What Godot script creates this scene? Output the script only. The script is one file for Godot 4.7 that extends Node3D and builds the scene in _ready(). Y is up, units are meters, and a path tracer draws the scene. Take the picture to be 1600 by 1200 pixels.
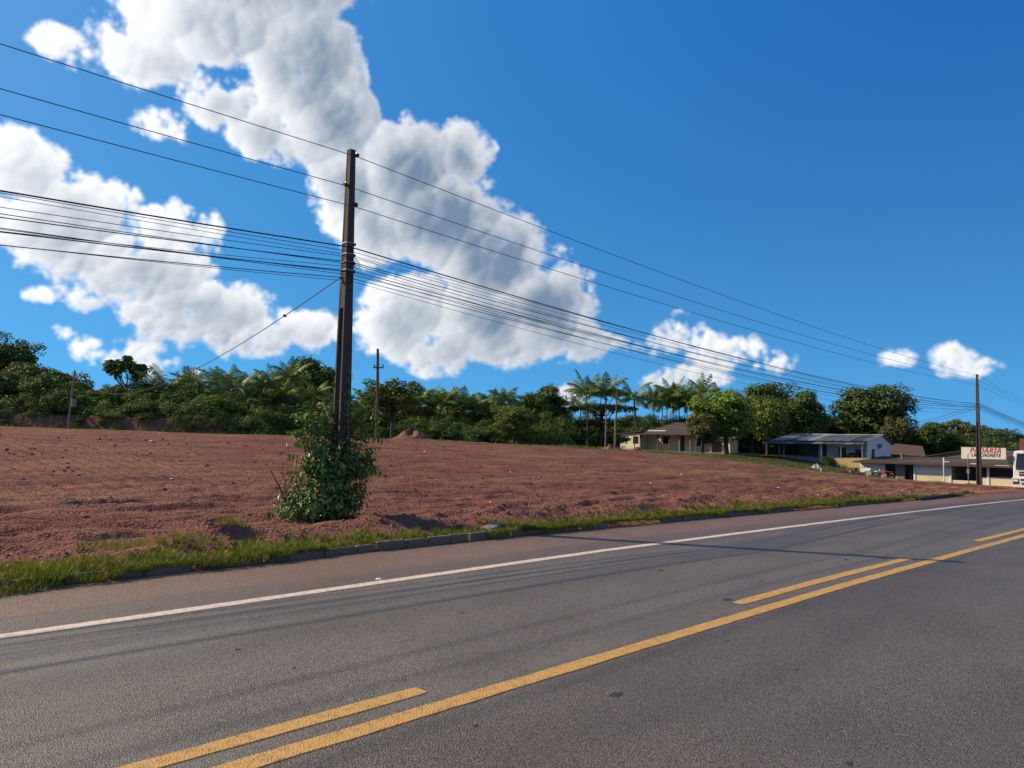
extends Node3D
# A red-earth field beside a two-lane road: power poles, palms, houses, a bakery and a parked truck.
# World: the road runs along +x, the field lies towards -z ("d" below is -z), y is up, metres.

const TAU_F := 6.2831853
var rng := RandomNumberGenerator.new()
var taken := {}
var M := {}
var n_soft := FastNoiseLite.new()
var n_lump := FastNoiseLite.new()
var n_clod := FastNoiseLite.new()
var n_patch := FastNoiseLite.new()

# ------------------------------------------------------------------ mesh collector
class MB:
	var v := PackedVector3Array()
	var n := PackedVector3Array()
	var c := PackedColorArray()
	var i := PackedInt32Array()
	var col := Color(1, 1, 1)
	var use_c := false
	func vert(p: Vector3) -> int:
		v.append(p)
		if use_c:
			c.append(col)
		return v.size() - 1
	func tri(a: Vector3, b: Vector3, d: Vector3) -> void:
		var k := vert(a)
		vert(b)
		vert(d)
		i.append_array(PackedInt32Array([k, k + 1, k + 2]))
	func quad(a: Vector3, b: Vector3, d: Vector3, e: Vector3) -> void:
		var k := vert(a)
		vert(b)
		vert(d)
		vert(e)
		i.append_array(PackedInt32Array([k, k + 1, k + 2, k, k + 2, k + 3]))
	func box(at: Vector3, size: Vector3, b := Basis()) -> void:
		# bevelled box: 24 points, edges cut back so that they catch light
		var h := size * 0.5
		var r: float = minf(0.012, minf(h.x, minf(h.y, h.z)) * 0.3)
		bevel(at, h, r, b)
	func bevel(at: Vector3, h: Vector3, r: float, b := Basis()) -> void:
		var k := v.size()
		for ax in 3:
			for s in [-1.0, 1.0]:
				for q in [[-1, -1], [1, -1], [1, 1], [-1, 1]]:
					var p := Vector3()
					p[ax] = s * h[ax]
					p[(ax + 1) % 3] = q[0] * (h[(ax + 1) % 3] - r)
					p[(ax + 2) % 3] = q[1] * (h[(ax + 2) % 3] - r)
					vert(at + b * p)
		for f in 6:
			var o := k + f * 4
			if f % 2 == 1:
				i.append_array(PackedInt32Array([o, o + 2, o + 1, o, o + 3, o + 2]))
			else:
				i.append_array(PackedInt32Array([o, o + 1, o + 2, o, o + 2, o + 3]))
		# edge strips between neighbouring faces
		for ax in 3:
			var a1 := (ax + 1) % 3
			for s in 2:
				for t in 2:
					var fa := k + (ax * 2 + s) * 4
					var fb := k + (a1 * 2 + t) * 4
					var pa := [fa + 1, fa + 2] if t == 1 else [fa, fa + 3]
					var pb := [fb + 3, fb + 2] if s == 1 else [fb, fb + 1]
					var qa: int = pa[0]
					var qb: int = pa[1]
					var qc: int = pb[0]
					var qd: int = pb[1]
					# match by the shared third axis
					if v[qa].distance_to(v[qc]) > v[qa].distance_to(v[qd]):
						var sw := qc
						qc = qd
						qd = sw
					if (s + t) % 2 == 0:
						i.append_array(PackedInt32Array([qa, qd, qb, qa, qc, qd]))
					else:
						i.append_array(PackedInt32Array([qa, qb, qd, qa, qd, qc]))
	func tube(pts: Array, rad: Array, sides := 7, cap := true) -> void:
		var k := v.size()
		var up := Vector3.UP
		for j in pts.size():
			var dir: Vector3 = (pts[mini(j + 1, pts.size() - 1)] - pts[maxi(j - 1, 0)]).normalized()
			if absf(dir.dot(up)) > 0.97:
				up = Vector3.RIGHT if absf(dir.x) < 0.9 else Vector3.BACK
			var x := dir.cross(up).normalized()
			var y := x.cross(dir).normalized()
			var rr: float = rad[mini(j, rad.size() - 1)]
			for s in sides:
				var a := TAU * s / sides
				vert(pts[j] + (x * cos(a) + y * sin(a)) * rr)
		for j in pts.size() - 1:
			for s in sides:
				var a := k + j * sides + s
				var b := k + j * sides + (s + 1) % sides
				i.append_array(PackedInt32Array([a, b, b + sides, a, b + sides, a + sides]))
		if cap:
			for e in [0, pts.size() - 1]:
				for s in range(1, sides - 1):
					i.append_array(PackedInt32Array([k + e * sides, k + e * sides + s, k + e * sides + s + 1]))
	func slab(a: Vector3, b: Vector3, d: Vector3, e: Vector3, thick: float) -> void:
		# a flat sheet a-b-d-e with thickness below
		var nn := (b - a).cross(d - a).normalized()
		if nn.y < 0:
			nn = -nn
		var o := -nn * thick
		quad(a, b, d, e)
		quad(e + o, d + o, b + o, a + o)
		quad(a, a + o, b + o, b)
		quad(b, b + o, d + o, d)
		quad(d, d + o, e + o, e)
		quad(e, e + o, a + o, a)
	func done() -> ArrayMesh:
		var arr := []
		arr.resize(Mesh.ARRAY_MAX)
		arr[Mesh.ARRAY_VERTEX] = v
		if n.size() == v.size() and v.size() > 0:
			arr[Mesh.ARRAY_NORMAL] = n
		if use_c:
			arr[Mesh.ARRAY_COLOR] = c
		arr[Mesh.ARRAY_INDEX] = i
		var m := ArrayMesh.new()
		m.add_surface_from_arrays(Mesh.PRIMITIVE_TRIANGLES, arr)
		return m

# ------------------------------------------------------------------ scene helpers
func numbered(called: String) -> String:
	if not taken.has(called):
		taken[called] = 0
		return called
	taken[called] += 1
	return "%s_%03d" % [called, taken[called]]

func tag(o: Node, label := "", category := "", group := "", kind := "") -> void:
	if label: o.set_meta("label", label)
	if category: o.set_meta("category", category)
	if group: o.set_meta("group", group)
	if kind: o.set_meta("kind", kind)

func thing(called: String, at: Vector3, turn: float, label: String, category: String, group := "") -> Node3D:
	var o := Node3D.new()
	o.name = numbered(called)
	add_child(o)
	o.position = at
	o.rotation.y = turn
	tag(o, label, category, group)
	return o

func obj(called: String, mesh: Mesh, mat: Material, parent: Node = null) -> MeshInstance3D:
	var o := MeshInstance3D.new()
	o.mesh = mesh
	o.material_override = mat
	if parent == null:
		o.name = numbered(called)
		add_child(o)
	else:
		o.name = called
		parent.add_child(o, true)
	return o

func part(parent: Node, called: String, mat: Material, boxes: Array, turn := Basis()) -> MeshInstance3D:
	var mb := MB.new()
	for b in boxes:
		mb.box(b[0], b[1], turn)
	return obj(called, mb.done(), mat, parent)

func copy(root: Node3D, at: Vector3, turn := 0.0, scale_by := Vector3.ONE) -> Node3D:
	var c: Node3D = root.duplicate()
	c.name = numbered(String(root.name))
	add_child(c)
	c.position = at
	c.rotation.y = turn
	c.scale = scale_by
	return c

func lin(r: float, g: float, b: float) -> Color:
	return Color(r, g, b).linear_to_srgb()

func noise_tex(size: int, noise: FastNoiseLite, ramp: Array, normal := 0.0) -> NoiseTexture2D:
	var t := NoiseTexture2D.new()
	t.width = size
	t.height = size
	t.seamless = true
	t.seamless_blend_skirt = 0.15
	t.noise = noise
	if normal > 0.0:
		t.as_normal_map = true
		t.bump_strength = normal
	else:
		var g := Gradient.new()
		var offs := PackedFloat32Array()
		var cols := PackedColorArray()
		for r in ramp:
			offs.append(r[0])
			cols.append(r[1])
		g.offsets = offs
		g.colors = cols
		t.color_ramp = g
	return t

func fnl(kind: int, freq: float, octaves: int, sd: int) -> FastNoiseLite:
	var f := FastNoiseLite.new()
	f.noise_type = kind
	f.frequency = freq
	f.seed = sd
	f.fractal_type = FastNoiseLite.FRACTAL_FBM if octaves > 1 else FastNoiseLite.FRACTAL_NONE
	f.fractal_octaves = octaves
	return f

func mat(c: Color, rough := 0.8, tex: Texture2D = null, tile := 1.0, nrm: Texture2D = null, nscale := 1.0, metal := 0.0) -> StandardMaterial3D:
	var m := StandardMaterial3D.new()
	m.albedo_color = c
	m.roughness = rough
	m.metallic = metal
	if tex or nrm:
		m.uv1_triplanar = true
		m.uv1_world_triplanar = true
		m.uv1_scale = Vector3.ONE / tile
	if tex:
		m.albedo_texture = tex
	if nrm:
		m.normal_enabled = true
		m.normal_texture = nrm
		m.normal_scale = nscale
	return m

func grey(v: float) -> Color:
	return Color(v, v, v)

func ss(a: float, b: float, x: float) -> float:
	var t := clampf((x - a) / (b - a), 0.0, 1.0)
	return t * t * (3.0 - 2.0 * t)

# ------------------------------------------------------------------ lie of the land
func road_level(s: float) -> float:
	var u := maxf(0.0, s - 10.0)
	if u < 70.0:
		return -(0.0085 * u + 0.00016 * u * u)
	return -1.379 - 0.54 * (1.0 - exp(-(u - 70.0) / 70.0))

func land(s: float, d: float) -> float:
	var q := (s + d) * 0.7071
	var r := (s - d) * 0.7071
	var rel := 1.7 * ss(11, 44, d) * (1.0 - 0.9 * ss(50, 75, s) * ss(45, 25, d))
	return road_level(s) + rel + 1.5 * ss(74.2, 75.1, q) * ss(-25, -30, r) - 0.46 * ss(58, 82, s) * ss(36, 26, d) * ss(11, 18, d)

func ground(s: float, d: float) -> float:
	if d < 9.95:
		return land(s, d)
	return land(s, d) + lerpf(0.07, 0.012, ss(38, 46, s)) * ss(9.95, 10.15, d)

func rough(s: float, d: float) -> float:
	# loose, graded earth: clods, tracks along the road, a ragged windrow beside the verge
	var q := (s + d) * 0.7071
	var field := ss(10.6, 12.0, d) * (1.0 - ss(70, 76, q)) * (1.0 - 0.85 * ss(52, 62, s) * ss(34, 26, d))
	var lumps := n_lump.get_noise_2d(s * 0.42, d * 1.7) * 0.10
	var clods := n_clod.get_noise_2d(s * 1.0, d * 1.0)
	var berm := exp(-pow((d - 12.1 - 0.6 * n_soft.get_noise_2d(s * 0.6, 3.0)) / 0.55, 2.0)) * (0.06 + 0.20 * maxf(0.0, n_soft.get_noise_2d(s * 1.3, 40.0) + 0.18))
	var rut := n_patch.get_noise_2d(s * 0.35, d * 3.2) * 0.05 * ss(20, 11, d)
	var big := n_soft.get_noise_2d(s * 0.25, d * 0.25) * 0.22 * ss(14, 24, d)
	var near := ss(30, 13, d)
	# furrows left by the grader, across the upper field
	var furrow := sin((d * 0.9 + s * 0.55) * 4.4 + 3.0 * n_soft.get_noise_2d(s * 0.3, d * 0.3)) * 0.035 * ss(0.0, 0.35, n_soft.get_noise_2d(s * 0.22 + 12.0, d * 0.22)) * ss(14, 18, d) * ss(14, 20, s)
	return field * (lumps * (0.5 + 0.8 * near) + (clods + 0.35) * 0.07 * (0.30 + 0.70 * near) * clampf(0.55 + 1.6 * n_patch.get_noise_2d(s * 0.7 + 31.0, d * 1.6), 0.08, 1.3) * 0.8 + rut * 1.3 + furrow + tracks(s, d) * 0.022 + big * 0.6) + berm * ss(9.9, 10.7, d) * ss(46, 38, s) + ss(10.0, 10.5, d) * (clods * 0.03) * ss(60, 40, s)

func tracks(s: float, d: float) -> float:
	# parallel blade and tyre marks running away from the road, and others along it
	var a := ss(1.5, 4.0, s + 0.8 * n_soft.get_noise_2d(s, d * 0.4)) * ss(13.0, 9.0, s) * ss(17.5, 20.0, d) * ss(40, 30, d)
	var b := ss(15.0, 16.5, d) * ss(21.0, 18.5, d) * ss(26.0, 14.0, s)
	return a * sin((s + 0.04 * d + 0.35 * n_soft.get_noise_2d(s * 0.2, d * 0.25)) * TAU_F / 0.5) + b * 0.7 * sin((d + 0.5 * n_soft.get_noise_2d(s * 0.2, 9.0)) * TAU_F / 0.62)

func ground_at(s: float, d: float) -> Vector3:
	return Vector3(s, ground(s, d) + rough(s, d), -d)

# ------------------------------------------------------------------ the scene
func _ready() -> void:
	# camera: standing at the near edge of the road, looking across it
	var cam := Camera3D.new()
	cam.name = "camera"
	cam.fov = 2.0 * rad_to_deg(atan(600.0 / 1200.0))
	cam.near = 0.05
	cam.far = 2000.0
	add_child(cam)
	var f := Vector3(0.70711, 0, -0.70711)
	var r := Vector3(0.70711, 0, 0.70711)
	var pitch := deg_to_rad(4.0)
	var roll := deg_to_rad(1.2)
	var f2 := f * cos(pitch) + Vector3.UP * sin(pitch)
	var u2 := Vector3.UP * cos(pitch) - f * sin(pitch)
	var r3 := r * cos(roll) + u2 * sin(roll)
	var u3 := u2 * cos(roll) - r * sin(roll)
	cam.transform = Transform3D(Basis(r3, u3, -f2), Vector3(0, 1.8, 0))
	# sun and sky
	var sun_dir := Vector3(-5.2, 7.6, -9.63).normalized()
	var sun := DirectionalLight3D.new()
	sun.name = "sun"
	sun.light_energy = 1.6
	sun.light_color = Color(1.0, 0.91, 0.76)
	sun.light_angular_distance = 0.5
	sun.shadow_enabled = true
	add_child(sun)
	sun.look_at_from_position(sun_dir * 50.0, Vector3.ZERO)
	var env := Environment.new()
	env.background_mode = Environment.BG_SKY
	env.sky = Sky.new()
	var pan := PanoramaSkyMaterial.new()
	pan.panorama = build_sky(sun_dir)
	pan.energy_multiplier = 0.76
	env.sky.sky_material = pan
	env.tonemap_mode = Environment.TONE_MAPPER_LINEAR
	env.tonemap_exposure = 1.35
	env.sdfgi_enabled = true
	env.ssao_enabled = true
	env.ssil_enabled = true
	var we := WorldEnvironment.new()
	we.name = "environment"
	we.environment = env
	add_child(we)
	# noises that shape the land
	n_soft = fnl(FastNoiseLite.TYPE_SIMPLEX_SMOOTH, 0.35, 3, 1)
	n_lump = fnl(FastNoiseLite.TYPE_SIMPLEX, 0.55, 4, 2)
	n_clod = fnl(FastNoiseLite.TYPE_CELLULAR, 2.2, 2, 3)
	n_clod.cellular_return_type = FastNoiseLite.RETURN_DISTANCE2_SUB
	n_patch = fnl(FastNoiseLite.TYPE_SIMPLEX_SMOOTH, 0.22, 4, 6)
	build_materials()
	build_ground()
	build_road()
	build_kerb()
	build_cream_house()
	build_grey_house()
	build_bakery()
	build_power()
	build_trees()
	build_bush()
	build_truck()
	build_small_things()
	build_grass()
	build_clods()

# ------------------------------------------------------------------ sky
const CLOUDS := [[69.10,31.16,10.73,3.43], [63.39,30.45,5.80,2.89], [67.57,26.75,6.31,2.32], [60.86,25.47,3.73,3.96], [71.55,24.26,2.76,1.95], [76.65,23.48,1.57,0.79], [70.20,20.23,1.68,0.79], [58.87,22.01,3.23,3.14], [57.77,17.82,2.78,2.63], [53.09,19.05,3.82,3.30], [49.17,20.36,2.23,2.10], [53.39,22.28,0.67,0.68], [50.59,16.04,5.28,3.40], [46.65,13.43,3.86,3.71], [42.71,9.75,3.84,3.11], [41.23,7.40,3.25,1.71], [47.03,8.72,3.84,2.84], [52.78,9.46,3.54,2.34], [54.16,8.23,2.34,2.72], [50.33,6.72,3.80,1.61], [45.06,6.62,2.88,1.14], [66.90,22.19,2.53,1.59], [63.78,20.59,2.41,1.66], [55.79,14.84,2.81,2.26], [78.49,16.11,2.37,2.12], [75.18,14.15,2.72,1.99], [72.61,15.16,1.07,0.97], [69.58,13.72,2.33,1.43], [66.93,14.25,0.83,0.68], [77.25,12.82,3.47,1.97], [76.10,11.18,2.84,1.45], [70.82,10.80,4.30,1.95], [66.66,8.60,3.95,1.85], [69.87,7.46,2.37,1.03], [61.88,7.36,2.90,1.27], [59.65,7.26,1.62,1.29], [65.31,6.47,3.80,0.89], [74.21,8.54,0.81,0.74], [73.95,4.93,0.81,0.67], [73.01,4.66,0.75,0.51], [70.20,4.62,1.57,0.95], [68.90,4.05,1.60,0.70], [75.66,6.33,0.36,0.20], [50.75,4.91,1.33,0.28], [32.76,7.52,2.11,1.02], [34.61,6.73,1.12,0.56], [29.37,6.34,2.67,0.92], [26.30,5.80,1.98,0.63], [31.61,4.63,2.09,0.74], [33.66,4.39,1.38,0.56], [32.54,9.42,0.64,0.14], [18.04,5.69,0.92,0.43], [15.25,5.62,0.95,0.62], [14.1,5.40,0.95,0.5], [13.24,5.09,0.97,0.32], [42.55,13.87,1.16,0.32], [39.63,11.98,0.48,0.28], [40.45,3.04,1.23,0.67], [37.19,7.20,0.66,0.38], [77.01,8.44,0.48,0.24]]

func cloud_sd(az: float, el: float, list: Array) -> float:
	# smooth union of ellipses; about the depth inside the outline, in degrees
	var acc := 0.0
	for c in list:
		var dx: float = (az - c[0]) / c[2]
		if absf(dx) > 2.6:
			continue
		var dy: float = (el - c[1]) / c[3]
		if absf(dy) > 2.6:
			continue
		var sd: float = (1.0 - sqrt(dx * dx + dy * dy)) * minf(c[2], c[3]) - 0.34 * (1.0 - ss(0.5, 2.0, minf(c[2], c[3])))
		acc += exp(clampf(sd * 2.6, -12.0, 16.0))
	return log(acc + 1e-5) / 2.6

func sky_color(dir: Vector3, sun: Vector3) -> Vector3:
	var el := rad_to_deg(asin(clampf(dir.y, -1.0, 1.0)))
	var t := 1.0 - exp(-maxf(el, 0.0) / 13.0)
	var c := Vector3(0.110, 0.43, 0.82).lerp(Vector3(0.002, 0.085, 0.38), t)
	var ang := rad_to_deg(acos(clampf(dir.dot(sun), -1.0, 1.0)))
	c += Vector3(0.62 * exp(-ang / 18.0), 0.60 * exp(-ang / 25.0), 0.66 * exp(-ang / 28.0)) * (0.6 + 0.4 * t)
	c += Vector3(0.0, 0.05, 0.09) * ss(90, 40, ang)
	return c

func build_sky(sun: Vector3) -> Texture2D:
	var W := 4096
	var Hh := 2048
	# heaps of cumulus in the part of the sky that is in view, and more of the same kind all around it
	var all := CLOUDS.duplicate()
	var r := RandomNumberGenerator.new()
	r.seed = 77
	for k in 46:
		var az := r.randf_range(92.0, 350.0)
		var el := r.randf_range(5.0, 40.0)
		for j in 5:
			all.append([az + r.randf_range(-8, 8), el + r.randf_range(-2.5, 2.5), r.randf_range(2.0, 5.5), r.randf_range(1.2, 2.8)])
	# every heap is a crowd of round puffs: [azimuth, elevation, radius, height of its middle]
	var puffs := []
	for c in all:
		var m: float = minf(c[2], c[3])
		var inner := clampi(int(7.0 * c[2] * c[3]) + 5, 5, 70)
		for k in inner:
			var f := sqrt(r.randf()) * 0.92
			var a := r.randf() * TAU
			var rad: float = clampf(m * r.randf_range(0.2, 0.68), 0.12, 1.9)
			puffs.append([c[0] + cos(a) * f * (c[2] - rad * 0.6), c[1] + sin(a) * f * (c[3] - rad * 0.6), rad, (1.0 - f * f) * minf(m, 2.2) * r.randf_range(0.3, 0.6)])
		# small heads that boil out of the rim, more of them along the top than along the base
		var rim := clampi(int(11.0 * (c[2] + c[3])) + 4, 4, 110)
		for k in rim:
			var a := r.randf() * TAU
			if sin(a) < -0.2 and r.randf() < 0.7:
				continue
			var f := r.randf_range(0.82, 1.02)
			var rad: float = minf(m * 0.4, r.randf_range(0.12, 0.12 + 0.5 * r.randf()))
			puffs.append([c[0] + cos(a) * f * c[2], c[1] + sin(a) * f * c[3], rad, r.randf() * 0.25])
	var wisp := fnl(FastNoiseLite.TYPE_SIMPLEX_SMOOTH, 9.0, 6, 9)
	wisp.fractal_gain = 0.62
	var low := sky_block(all, puffs, wisp, sun, 0, 0, 512, 256, 512, 256, 2)
	low.resize(W, Hh, Image.INTERPOLATE_CUBIC)
	# azimuth 45 degrees (towards +x, -z) is in the middle of the fine block
	var x0 := int((90.0 - 86.0) / 360.0 * W)
	var x1 := int((90.0 - 4.0) / 360.0 * W)
	var y0 := int((0.5 - 34.0 / 180.0) * Hh)
	var y1 := int((0.5 + 0.5 / 180.0) * Hh)
	var fine := sky_block(all, puffs, wisp, sun, x0, y0, x1 - x0, y1 - y0, W, Hh, 4)
	low.blit_rect(fine, Rect2i(0, 0, x1 - x0, y1 - y0), Vector2i(x0, y0))
	return ImageTexture.create_from_image(low)

func sky_block(list: Array, puffs: Array, wisp: FastNoiseLite, sun: Vector3, x0: int, y0: int, w: int, h: int, W: int, Hh: int, coarse: int) -> Image:
	var deg := 360.0 / W
	# 1. broad depth of the cloud on a coarse grid
	var cw := w / coarse + 2
	var ch := h / coarse + 2
	var sdf := PackedFloat32Array()
	sdf.resize(cw * ch)
	for j in ch:
		var el := 90.0 - (y0 + j * coarse + 0.5) * deg
		for i in cw:
			var az := fposmod(90.0 - (x0 + i * coarse + 0.5) * deg, 360.0)
			sdf[j * cw + i] = cloud_sd(az, el, list) if el > -1.0 else -5.0
	# 2. the puffs: how far inside the outline (D) and how far the rounded surface stands out (Z)
	var D := PackedFloat32Array()
	D.resize(w * h)
	D.fill(-3.0)
	var Z := PackedFloat32Array()
	Z.resize(w * h)
	for p in puffs:
		var px: float = fposmod(90.0 - p[0], 360.0) / deg - x0 - 0.5
		var py: float = (90.0 - p[1]) / deg - y0 - 0.5
		var rad: float = p[2] / deg
		var reach := rad + 0.5 / deg
		if px < -reach or px > w + reach or py < -reach or py > h + reach:
			continue
		for j in range(maxi(0, int(py - reach)), mini(h, int(py + reach) + 2)):
			for i in range(maxi(0, int(px - reach)), mini(w, int(px + reach) + 2)):
				var q := Vector2(i - px, j - py).length()
				if q > reach:
					continue
				var o := j * w + i
				D[o] = maxf(D[o], (rad - q) * deg)
				if q < rad:
					Z[o] = maxf(Z[o], p[3] + sqrt(rad * rad - q * q) * deg)
	var S := PackedFloat32Array()
	S.resize(w * h)
	var E := PackedFloat32Array()
	E.resize(w * h)
	for j in h:
		var el := deg_to_rad(90.0 - (y0 + j + 0.5) * deg)
		var fj := float(j) / coarse
		var cj := int(fj)
		fj -= cj
		for i in w:
			var fi := float(i) / coarse
			var ci := int(fi)
			fi -= ci
			var k := cj * cw + ci
			var o := j * w + i
			var sd := lerpf(lerpf(sdf[k], sdf[k + 1], fi), lerpf(sdf[k + cw], sdf[k + cw + 1], fi), fj)
			S[o] = sd
			E[o] = -3.0
			if D[o] < -0.5 and sd < -0.6:
				continue
			var az := deg_to_rad((x0 + i + 0.5) * deg)
			var soft := wisp.get_noise_3dv(Vector3(sin(az) * cos(el), sin(el) * 1.2, -cos(az) * cos(el)) * 1.6)
			S[o] = sd + soft * 0.7
			# torn by the air: soft rims, and gaps where the cloud is thin
			E[o] = minf(maxf(D[o], (sd - 0.2) * 0.6), 0.8) + soft * 1.25 + 0.10 + minf(0.0, sd * 0.2)
			Z[o] += soft * 0.6
	var soft_d := blurred(S, w, h, maxi(1, int(0.22 / deg)))
	var Zs := blurred(Z, w, h, 1)
	# 3. light: the side of each puff that faces the sun, and what reaches it through the cloud
	var out := PackedFloat32Array()
	out.resize(w * h * 4)
	var saz := 90.0 - rad_to_deg(atan2(-sun.z, sun.x))
	var sel := rad_to_deg(asin(sun.y))
	for j in h:
		var eld := 90.0 - (y0 + j + 0.5) * deg
		var el := deg_to_rad(eld)
		for i in w:
			var azd := (x0 + i + 0.5) * deg
			var az := deg_to_rad(azd)
			var dir := Vector3(sin(az) * cos(el), sin(el), -cos(az) * cos(el))
			var c := sky_color(dir, sun)
			var o := (j * w + i)
			var edge := E[o]
			if eld < -0.6:
				c = Vector3(0.16, 0.12, 0.10)
			elif edge > -0.28:
				var a := ss(-0.26, 0.50, edge)
				var ang := rad_to_deg(acos(clampf(dir.dot(sun), -1.0, 1.0)))
				var dx := (fposmod(saz - azd + 180.0, 360.0) - 180.0) * 0.6
				var dy := -(sel - eld)
				var ln := sqrt(dx * dx + dy * dy) + 1e-4
				var ux := dx / ln
				var uy := dy / ln
				var tau := 0.0
				var stp := 0.30
				var pos := 0.2
				for k in 13:
					var xi := i + int(ux / deg * pos)
					var yi := j + int(uy / deg * pos)
					if xi >= 0 and xi < w and yi >= 0 and yi < h:
						tau += clampf(soft_d[yi * w + xi], 0.0, 3.0) * stp
					pos += stp
					stp *= 1.2
				var e := 2 if deg < 0.2 else 1
				var gx := (Zs[j * w + mini(i + e, w - 1)] - Zs[j * w + maxi(i - e, 0)]) / (2.0 * e * deg)
				var gy := (Zs[mini(j + e, h - 1) * w + i] - Zs[maxi(j - e, 0) * w + i]) / (2.0 * e * deg)
				var nrm := Vector3(-gx, -gy, 1.3).normalized()
				var lam := nrm.dot(Vector3(ux * 0.9, uy * 0.9, 0.25))
				var away := ss(30, 66, ang)
				var deep := ss(0.1, 2.6, soft_d[o]) * (0.16 + 0.48 * away)
				var lit := exp(-tau * 0.11)
				var thin := 1.0 - ss(0.0, 0.8, edge)
				var b := clampf(0.22 - deep + 0.52 * lit + 0.34 * lam + 0.28 * thin, -0.3, 1.10)
				var shade := Vector3(0.37, 0.44, 0.54)
				var glow := 1.0 + 0.12 * ss(80, 35, ang)
				var cc := shade.lerp(Vector3(0.97, 0.98, 1.0) * glow, b)
				c = c.lerp(cc, a)
			out[o * 4] = c.x
			out[o * 4 + 1] = c.y
			out[o * 4 + 2] = c.z
			out[o * 4 + 3] = 1.0
	return Image.create_from_data(w, h, false, Image.FORMAT_RGBAF, out.to_byte_array())

func blurred(a: PackedFloat32Array, w: int, h: int, r: int) -> PackedFloat32Array:
	# box blur, twice over: once along rows, once along columns
	var b := PackedFloat32Array()
	b.resize(w * h)
	var inv := 1.0 / (2 * r + 1)
	for j in h:
		var acc := 0.0
		var o := j * w
		for k in range(-r, r + 1):
			acc += a[o + clampi(k, 0, w - 1)]
		for i in w:
			b[o + i] = acc * inv
			acc += a[o + mini(i + r + 1, w - 1)] - a[o + maxi(i - r, 0)]
	var c := PackedFloat32Array()
	c.resize(w * h)
	for i in w:
		var acc := 0.0
		for k in range(-r, r + 1):
			acc += b[clampi(k, 0, h - 1) * w + i]
		for j in h:
			c[j * w + i] = acc * inv
			acc += b[mini(j + r + 1, h - 1) * w + i] - b[maxi(j - r, 0) * w + i]
	return c

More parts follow.
